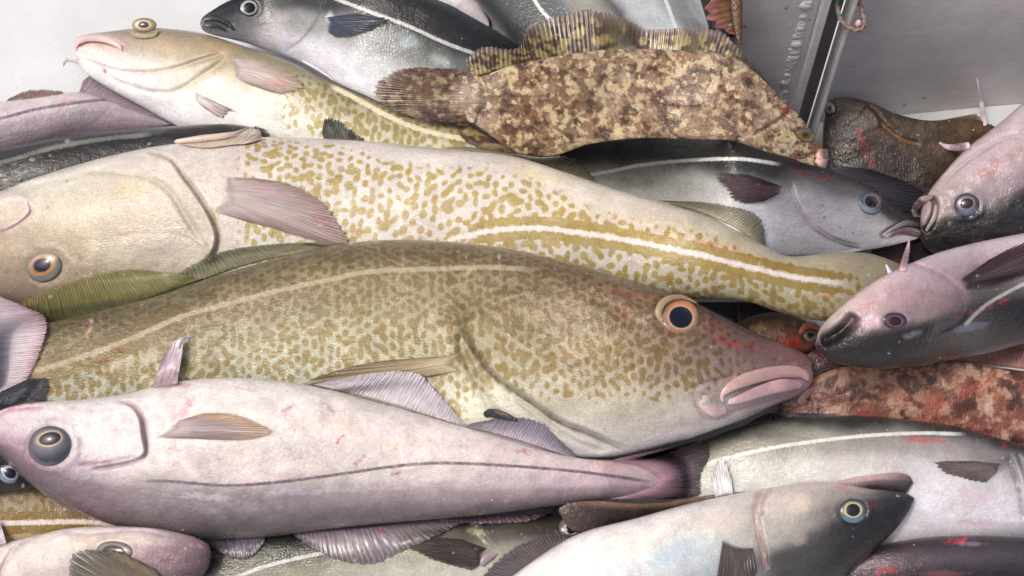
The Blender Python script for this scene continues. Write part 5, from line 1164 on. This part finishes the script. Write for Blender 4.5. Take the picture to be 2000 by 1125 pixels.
body(g, 'b', M_HAD, [(-22, 850), (-18, 822), (-6, 805), (30, 792), (90, 784), (160, 780), (250, 768), (310, 752), (370, 742), (450, 738), (530, 742), (620, 756), (750, 790), (850, 818), (950, 846), (1050, 876), (1130, 894), (1195, 899), (1245, 900), (1290, 902), (1318, 915), (1326, 940)],
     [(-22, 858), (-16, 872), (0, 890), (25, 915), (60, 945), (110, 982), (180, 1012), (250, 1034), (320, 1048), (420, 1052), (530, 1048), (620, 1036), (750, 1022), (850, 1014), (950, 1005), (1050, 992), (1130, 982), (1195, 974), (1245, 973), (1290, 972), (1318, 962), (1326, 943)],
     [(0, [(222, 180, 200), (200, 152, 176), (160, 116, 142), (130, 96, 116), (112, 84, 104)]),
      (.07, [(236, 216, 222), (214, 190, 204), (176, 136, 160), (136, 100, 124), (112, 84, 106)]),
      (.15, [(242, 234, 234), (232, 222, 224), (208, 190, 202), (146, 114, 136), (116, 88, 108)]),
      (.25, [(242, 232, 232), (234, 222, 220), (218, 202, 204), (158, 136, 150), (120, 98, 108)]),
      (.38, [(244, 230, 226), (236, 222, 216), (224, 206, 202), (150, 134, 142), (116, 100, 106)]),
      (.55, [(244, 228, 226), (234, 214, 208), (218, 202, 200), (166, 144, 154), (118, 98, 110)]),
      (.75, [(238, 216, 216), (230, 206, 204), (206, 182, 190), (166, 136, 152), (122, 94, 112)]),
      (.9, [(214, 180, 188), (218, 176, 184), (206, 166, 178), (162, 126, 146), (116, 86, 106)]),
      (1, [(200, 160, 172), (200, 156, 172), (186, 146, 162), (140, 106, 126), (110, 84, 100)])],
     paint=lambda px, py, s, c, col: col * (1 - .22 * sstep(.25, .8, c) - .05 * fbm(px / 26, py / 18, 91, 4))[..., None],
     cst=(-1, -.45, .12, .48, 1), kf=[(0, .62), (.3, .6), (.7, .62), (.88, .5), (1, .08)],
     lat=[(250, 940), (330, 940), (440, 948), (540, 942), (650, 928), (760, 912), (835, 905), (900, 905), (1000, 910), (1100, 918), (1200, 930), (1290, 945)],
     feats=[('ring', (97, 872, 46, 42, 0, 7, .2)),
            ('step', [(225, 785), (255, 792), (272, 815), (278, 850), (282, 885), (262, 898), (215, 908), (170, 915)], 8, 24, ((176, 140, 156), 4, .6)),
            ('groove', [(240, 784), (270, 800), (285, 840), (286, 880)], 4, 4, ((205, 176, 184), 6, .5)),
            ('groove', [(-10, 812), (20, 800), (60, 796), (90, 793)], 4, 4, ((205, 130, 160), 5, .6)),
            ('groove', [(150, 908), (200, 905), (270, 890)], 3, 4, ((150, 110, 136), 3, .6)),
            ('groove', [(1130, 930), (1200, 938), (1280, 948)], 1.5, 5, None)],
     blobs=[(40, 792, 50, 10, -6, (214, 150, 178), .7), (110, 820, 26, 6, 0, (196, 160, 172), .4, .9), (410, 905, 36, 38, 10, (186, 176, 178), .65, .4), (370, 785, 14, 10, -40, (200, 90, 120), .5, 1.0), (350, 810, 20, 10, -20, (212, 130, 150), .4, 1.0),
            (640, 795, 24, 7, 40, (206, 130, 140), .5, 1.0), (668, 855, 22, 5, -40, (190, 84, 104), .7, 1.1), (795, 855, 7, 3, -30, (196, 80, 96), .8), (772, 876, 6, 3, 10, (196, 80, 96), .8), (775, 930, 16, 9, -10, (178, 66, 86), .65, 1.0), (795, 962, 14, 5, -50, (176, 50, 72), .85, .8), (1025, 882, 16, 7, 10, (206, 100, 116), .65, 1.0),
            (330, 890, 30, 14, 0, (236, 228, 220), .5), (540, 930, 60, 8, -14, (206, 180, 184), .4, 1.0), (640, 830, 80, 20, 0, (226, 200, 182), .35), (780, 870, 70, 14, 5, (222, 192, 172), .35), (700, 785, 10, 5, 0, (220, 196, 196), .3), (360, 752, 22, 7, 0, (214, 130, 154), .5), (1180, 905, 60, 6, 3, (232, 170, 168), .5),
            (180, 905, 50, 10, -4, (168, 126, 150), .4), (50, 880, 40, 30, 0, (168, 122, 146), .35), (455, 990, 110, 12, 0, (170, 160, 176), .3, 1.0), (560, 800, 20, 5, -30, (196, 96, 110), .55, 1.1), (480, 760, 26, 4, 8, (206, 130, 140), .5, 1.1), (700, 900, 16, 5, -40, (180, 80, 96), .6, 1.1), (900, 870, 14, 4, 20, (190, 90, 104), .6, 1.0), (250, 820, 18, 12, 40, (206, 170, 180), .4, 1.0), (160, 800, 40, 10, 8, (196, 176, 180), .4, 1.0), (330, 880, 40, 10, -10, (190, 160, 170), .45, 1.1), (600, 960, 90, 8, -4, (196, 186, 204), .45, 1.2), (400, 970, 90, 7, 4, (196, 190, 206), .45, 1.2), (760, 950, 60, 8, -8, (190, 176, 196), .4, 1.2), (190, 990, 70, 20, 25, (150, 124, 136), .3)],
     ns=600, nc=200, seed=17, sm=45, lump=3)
fin(g, 'tail_fin', M_FIND, [(1188, 900), (1240, 914), (1284, 940), (1240, 960), (1188, 974)], [(1310, 872), (1380, 862), (1384, 890), (1368, 930), (1366, 966), (1300, 976)], (206, 160, 176), (66, 60, 66), rays=34, nu=200, nv=80, cmid=(120, 90, 108), rag=.02, lift=3)
eye(g, 97, 871, 42, 39, -12, iris=(122, 112, 108), iris2=(172, 158, 122), outer=(92, 90, 104), pup=(.08, -.36), pr=.5, pra=.62, bulge=.6, ir=.66, pupcol=(40, 38, 42), lowcol=(70, 70, 86))
fin(g, 'pectoral_fin', M_FINP, [(345, 822), (320, 842), (305, 854)], [(400, 806), (450, 808), (500, 825), (529, 844), (500, 856), (440, 859), (380, 856)], (214, 186, 194), (202, 160, 110), rays=20, nu=140, nv=60, cmid=(170, 140, 140), rag=.012, lift=4, blobs=[(430, 848, 80, 7, 3, (130, 112, 124), .5), (430, 815, 60, 6, 3, (206, 168, 130), .6)])
fin(g, 'pelvic_fin', M_FINP, [(298, 756), (322, 758), (346, 752)], [(316, 700), (338, 668), (352, 664), (357, 676), (352, 715)], (206, 150, 176), (226, 206, 218), rays=7, nu=60, nv=40, cmid=(214, 184, 204), rag=.01, lift=8, rise=14, thick=4, sm=3, blobs=[(318, 745, 6, 10, 0, (176, 70, 100), .5), (345, 712, 4, 8, 20, (190, 90, 130), .5)])
limb(g, 'pelvic_filament', M_FLESH, [(346, 680), (350, 668), (360, 660), (375, 657)], [5, 4, 2.5, .8], (222, 214, 224), ns=40, nc=14)
g.finish()

# --- brown fin edge between haddock tail and the white bellied saithe
g = Thing('brown_flatfish', 'thin brown fish edge curling between the haddock tail and the white bellied saithe', 'fish')
body(g, 'b', M_FLAT, [(1092, 992), (1110, 982), (1160, 978), (1230, 982), (1290, 980), (1350, 972), (1400, 965), (1455, 960)], [(1092, 1000), (1110, 1030), (1150, 1050), (1230, 1060), (1290, 1050), (1350, 1030), (1400, 1010), (1455, 980)],
     [(0, [(100, 80, 78)] * 5), (.3, [(150, 120, 104), (74, 58, 52), (56, 48, 46), (50, 44, 44), (44, 40, 42)]), (1, [(130, 104, 84), (78, 62, 54), (70, 60, 56), (50, 46, 46), (44, 40, 42)])],
     kf=.16, ns=160, nc=60, seed=18, lump=5)
g.finish()
# --- dark fish bottom right
g = Thing('saithe', 'dark fish with fresh blood on its side at the bottom right corner', 'fish')
body(g, 'b', M_DARK, [(1660, 1090), (1720, 1065), (1800, 1050), (1900, 1045), (1990, 1048), (2150, 1060)], [(1660, 1180), (1720, 1200), (1800, 1210), (1900, 1210), (1990, 1200), (2150, 1180)],
     [(0, [(60, 40, 48), (110, 88, 98), (60, 50, 60), (40, 34, 42), (70, 46, 52)]), (.5, [(64, 56, 66), (90, 80, 92), (44, 40, 50), (34, 30, 40), (80, 50, 56)]), (1, [(60, 56, 64), (70, 66, 76), (40, 38, 46), (34, 30, 40), (60, 48, 52)])],
     kf=.5, deep=.3, ns=160, nc=70, seed=19, blobs=[(1870, 1056, 26, 7, -8, (205, 50, 60), .85, .8), (1735, 1118, 26, 10, -14, (200, 40, 66), .85, .8), (1900, 1062, 30, 6, 0, (140, 120, 140), .5), (1850, 1120, 60, 7, 0, (110, 66, 74), .6)])
g.finish()

# --- white bellied saithe, bottom right, mouth open
g = Thing('saithe', 'white bellied saithe with a dark pointed head and open jaw at the bottom right', 'fish')
fin(g, 'anal_fin', M_FIND, [(1120, 1062), (1060, 1095), (1000, 1140)], [(1130, 1042), (1060, 1048), (985, 1082), (940, 1130)], (110, 100, 110), (96, 86, 92), rays=16, nu=100, nv=34, cmid=(112, 102, 108), lift=4)
fin(g, 'pelvic_fin', M_FINP, [(1398, 976), (1432, 968)], [(1388, 932), (1404, 898), (1416, 905), (1428, 935)], (225, 220, 230), (235, 235, 242), rays=6, nu=50, nv=34, rag=.08, lift=5, rise=8, thick=3)
body(g, 'lower_jaw', M_SAI, [(1600, 946), (1640, 938), (1680, 930), (1720, 925), (1755, 923), (1776, 929), (1783, 940)], [(1604, 956), (1640, 956), (1680, 958), (1715, 957), (1745, 962), (1770, 962), (1783, 944)],
     [(0, [(190, 150, 150)] * 5), (.5, [(196, 150, 150), (170, 126, 130), (110, 84, 90), (70, 56, 60), (50, 44, 50)]), (1, [(120, 90, 94), (96, 74, 80), (80, 62, 68), (60, 48, 54), (50, 44, 50)])], part='lower_jaw', kf=.5, ns=90, nc=40, sm=10, lump=1)
body(g, 'b', M_SAI, [(1785, 972), (1770, 963), (1740, 958), (1700, 954), (1640, 944), (1590, 940), (1530, 948), (1470, 958), (1400, 972), (1340, 985), (1245, 1011), (1122, 1046), (1000, 1125), (900, 1210)],
     [(1785, 978), (1776, 998), (1750, 1034), (1710, 1072), (1670, 1110), (1630, 1150), (1580, 1190), (1500, 1230), (1400, 1270), (1340, 1290), (1245, 1310), (1122, 1330), (1000, 1350), (900, 1360)],
     [(0, [(60, 58, 66), (58, 54, 62), (52, 50, 58), (44, 42, 50), (40, 38, 46)]),
      (.07, [(120, 102, 104), (92, 84, 88), (60, 56, 64), (44, 42, 50), (38, 38, 46)]),
      (.16, [(196, 168, 168), (150, 138, 132), (96, 90, 88), (52, 50, 56), (36, 38, 44)]),
      (.26, [(205, 180, 180), (190, 178, 164), (150, 142, 132), (84, 82, 82), (42, 44, 46)]),
      (.33, [(214, 196, 196), (205, 190, 178), (180, 172, 160), (88, 86, 82), (50, 52, 54)]),
      (.45, [(226, 216, 214), (224, 216, 200), (200, 206, 208), (150, 165, 178), (80, 90, 98)]),
      (.7, [(230, 222, 224), (232, 228, 218), (218, 222, 226), (170, 185, 198), (110, 120, 128)]),
      (1, [(220, 214, 220), (226, 222, 218), (210, 214, 220), (170, 185, 198), (110, 120, 128)])],
     cst=(-1, -.7, -.35, .1, 1), kf=.5,
     feats=[('ring', (1665, 998, 30, 26, 0, 6, .2)),
            ('step', [(1500, 950), (1482, 965), (1476, 1000), (1482, 1040), (1490, 1080), (1496, 1120)], -10, 26, ((150, 110, 112), 8, .7)),
            ('groove', [(1510, 950), (1492, 975), (1488, 1010)], 4, 5, ((120, 88, 92), 5, .5))],
     blobs=[(1640, 950, 20, 6, 0, (206, 130, 132), .6, .8), (1560, 985, 30, 20, 0, (206, 192, 170), .5), (1550, 1050, 40, 18, 10, (160, 152, 140), .5, .9), (1700, 985, 14, 10, 20, (120, 50, 56), .5, .8), (1320, 1080, 60, 30, -20, (190, 206, 222), .6, .6), (1395, 1010, 60, 20, -10, (226, 212, 200), .5), (1420, 1030, 40, 18, 10, (205, 190, 176), .4)],
     deep=.3, ns=420, nc=170, seed=20, sm=36, margin=3)
eye(g, 1666, 998, 27, 24, 0, iris=(165, 155, 120), iris2=(205, 190, 150), outer=(66, 80, 88), pup=(0, -.08), pr=.5, bulge=.5, ir=.66, pupcol=(36, 32, 34), lowcol=(84, 116, 130))
fin(g, 'pectoral_fin', M_FIND, [(1412, 1050), (1440, 1064), (1470, 1068)], [(1392, 1180), (1420, 1190), (1450, 1160), (1478, 1120)], (96, 84, 74), (70, 64, 66), rays=12, nu=70, nv=50, cmid=(78, 70, 70), rag=.03, lift=3)
g.finish()

# --- small haddock head bottom left
g = Thing('haddock', 'small haddock head with a purple snout pointing right at the bottom left corner', 'fish', 'haddock lying in the foreground')
body(g, 'b', M_HAD, [(413, 1078), (408, 1064), (385, 1050), (350, 1040), (300, 1031), (240, 1028), (180, 1028), (120, 1034), (60, 1048), (0, 1062), (-80, 1080), (-250, 1110)],
     [(413, 1086), (408, 1108), (390, 1130), (350, 1150), (300, 1165), (240, 1178), (180, 1185), (120, 1190), (60, 1196), (0, 1200), (-80, 1210), (-250, 1220)],
     [(0, [(140, 96, 112), (132, 88, 106), (126, 82, 102), (120, 80, 98), (100, 68, 86)]),
      (.1, [(188, 140, 152), (160, 110, 128), (148, 98, 118), (132, 90, 110), (110, 76, 94)]),
      (.22, [(226, 210, 214), (222, 200, 186), (176, 130, 142), (160, 112, 130), (130, 96, 112)]),
      (.35, [(232, 222, 224), (226, 210, 192), (196, 176, 172), (186, 160, 166), (160, 130, 146)]),
      (.6, [(232, 218, 222), (230, 220, 208), (222, 212, 200), (206, 188, 184), (180, 160, 166)]),
      (1, [(222, 200, 212), (222, 206, 206), (218, 206, 202), (206, 188, 184), (180, 160, 166)])],
     cst=(-1, -.65, -.35, .1, 1), kf=.6, feats=[('ring', (225, 1076, 34, 20, 5, 6, .2)), ('groove', [(60, 1050), (30, 1070), (10, 1100), (0, 1130)], 4, 5, ((190, 150, 166), 5, .5)), ('groove', [(110, 1036), (170, 1042), (260, 1036), (340, 1046)], 2.5, 5, ((214, 180, 184), 4, .4))],
     blobs=[(320, 1095, 26, 7, 10, (176, 50, 66), .6, .9), (392, 1068, 10, 6, 40, (190, 150, 170), .5), (200, 1052, 90, 7, -3, (214, 190, 160), .5)], ns=260, nc=120, seed=21, lump=3)
eye(g, 225, 1076, 36, 19, 5, iris=(150, 140, 110), iris2=(90, 88, 80), outer=(120, 108, 110), pup=(-.05, 0), pr=.6, pra=.9, bulge=.5, ir=.74, pupcol=(52, 54, 56))
fin(g, 'pelvic_fin', M_FINP, [(-12, 1072), (14, 1064)], [(-30, 1020), (0, 1016)], (206, 176, 200), (196, 180, 200), rays=4, nu=30, nv=24, lift=5, rise=6)
g.finish()
g = Thing('cod', 'grey olive fin of a cod lying over the small haddock head at the bottom left', 'fish')
fin(g, 'pectoral_fin', M_FIND, [(330, 1150), (290, 1160), (240, 1170)], [(300, 1110), (240, 1082), (180, 1074), (142, 1082), (136, 1110), (140, 1150)], (120, 104, 78), (92, 90, 84), rays=16, nu=130, nv=60, cmid=(112, 102, 84), lift=5, rag=.02, blobs=[(260, 1100, 70, 8, 28, (146, 124, 92), .6)])
body(g, 'b', M_COD, [(460, 1160), (400, 1150), (320, 1140), (220, 1150), (100, 1180)], [(460, 1260), (400, 1270), (320, 1280), (220, 1290), (100, 1300)], [(0, [(120, 105, 80)] * 5), (1, [(120, 105, 80)] * 5)], ns=60, nc=40)
g.finish()

# ------------------------------------------------------------------ hanging cord with a hook of pink flesh
def cord(name, pts3, r, cols, mat):
    me_v = []; n = len(pts3); m = 8; P = np.array(pts3)
    T = np.gradient(P, axis=0); T /= np.linalg.norm(T, axis=1)[:, None]
    ref = np.array([0.2, 1, 0.1]); col = []
    for i in range(n):
        a = np.cross(T[i], ref); a /= np.linalg.norm(a); b = np.cross(T[i], a)
        for j in range(m):
            ph = 2 * math.pi * j / m
            rr = r * (1 + .22 * math.sin(3 * (ph) + i * .9))
            me_v.append(P[i] + rr * (math.cos(ph) * a + math.sin(ph) * b))
            col.append(cols(i / (n - 1), ph + i * .35))
    return mesh_obj(name, np.array(me_v), {'q': grid_faces(n, m, closed=True)}, mat, {'Col': np.array(col)})
M_CORD = plain_mat('cord fibre', rough=.75, coat=0, speck=.35, nscale=1800, bump=.8)
cp = resample([(1630, -60), (1633, -10), (1636, 20), (1644, 42), (1662, 56), (1678, 58), (1688, 46), (1683, 20), (1676, -5), (1674, -60)], np.linspace(0, 1, 160))
dw = zat(cp[:, 0], cp[:, 1]).min() - .012
cc = lambda t, ph: lin((150, 128, 118)) * (0.8 + .3 * math.sin(ph * 2)) if t > .35 else (lin((70, 120, 100)) if math.sin(ph) > 0 else lin((150, 128, 112)))
co = cord('cord', to_world(cp[:, 0], cp[:, 1], np.full(len(cp), dw)), 4.2 * K, cc, M_CORD)
co['label'] = 'thin frayed green and brown cord looped down in front of the metal panel'; co['category'] = 'cord'
g = Thing('flesh_scrap', 'small pink scrap of fish flesh caught on the hanging cord', 'scrap')
s0 = to_world(*[np.array([v]) for v in (1676, 46)], np.array([dw - .003]))[0]
bm = bmesh.new(); bmesh.ops.create_uvsphere(bm, u_segments=16, v_segments=10, radius=7 * K, matrix=Matrix.Translation(Vector(s0)) @ Matrix.Diagonal((.8, .8, 1.2, 1)))
me = bpy.data.meshes.new('scrap'); bm.to_mesh(me); bm.free()
for p in me.polygons: p.use_smooth = True
at = me.attributes.new('Col', 'FLOAT_COLOR', 'POINT'); at.data.foreach_set('color', np.tile(np.append(lin((222, 180, 184)), 1), (len(me.vertices), 1)).astype(np.float32).ravel())
me.materials.append(M_EYE); so = bpy.data.objects.new('scrap', me); scene.collection.objects.link(so); g.add(so); g.finish()

# ------------------------------------------------------------------ water drops on the wet skins
def drops(n=900, seed=12):
    r = np.random.RandomState(seed); V = []; Q = []; T = []; off = 0
    na, nr = 10, 4
    cl = [(r.uniform(-20, 2020), r.uniform(60, 1140)) for _ in range(46)]
    k = 0
    while k < n:
        if r.rand() < .7:
            c = cl[r.randint(len(cl))]; x = c[0] + r.randn() * 60; y = c[1] + r.randn() * 30
        else: x, y = r.uniform(-30, 2030), r.uniform(40, 1150)
        rad = min(4.2, 0.9 + r.exponential(0.9)); el = r.uniform(.8, 1.5); th = r.uniform(-.5, .5)
        h = 3.0
        zc = float(zat(np.array([x]), np.array([y]))[0]); zx = (float(zat(np.array([x + h]), np.array([y]))[0]) - float(zat(np.array([x - h]), np.array([y]))[0])) / (2 * h)
        zy = (float(zat(np.array([x]), np.array([y + h]))[0]) - float(zat(np.array([x]), np.array([y - h]))[0])) / (2 * h)
        if abs(zx) > 1.3 * K or abs(zy) > 1.3 * K or zc > 1.40: k += 1; continue
        R = np.linspace(1, 0.0, nr, endpoint=False); A = np.linspace(0, 2 * np.pi, na, endpoint=False)
        RR, AA = np.meshgrid(R, A, indexing='ij')
        lx = RR * np.cos(AA) * rad * el; ly = RR * np.sin(AA) * rad
        px = x + lx * math.cos(th) - ly * math.sin(th); py = y + lx * math.sin(th) + ly * math.cos(th)
        zz = zc + zx * (px - x) + zy * (py - y) + .4 * K - .55 * rad * np.sqrt(1 - RR ** 2 * .98) * K
        v = to_world(px, py, zz).reshape(-1, 3)
        V.append(v); V.append(to_world(np.array([x]), np.array([y]), np.array([zc + .4 * K - .55 * rad * K])))
        Q.append(grid_faces(nr, na, closed=True, off=off)[:, ::-1])
        j = np.arange(na); T.append(np.stack([off + (nr - 1) * na + (j + 1) % na, off + (nr - 1) * na + j, np.full(na, off + nr * na)], -1)[:, ::-1])
        off += nr * na + 1; k += 1
    m, nt, bs = nodemat('water film')
    bs.inputs['Base Color'].default_value = (.85, .87, .9, 1); bs.inputs['Roughness'].default_value = .04
    bs.inputs['Specular IOR Level'].default_value = 1.0; bs.inputs['Alpha'].default_value = .22; bs.inputs['Coat Weight'].default_value = .8; bs.inputs['Coat Roughness'].default_value = .02
    o = mesh_obj('water_drops', np.vstack(V), {'q': np.vstack(Q), 't': np.vstack(T)}, m)
    o['label'] = 'tiny clear water drops scattered over the wet fish'; o['category'] = 'water drops'; o['kind'] = 'stuff'
drops()
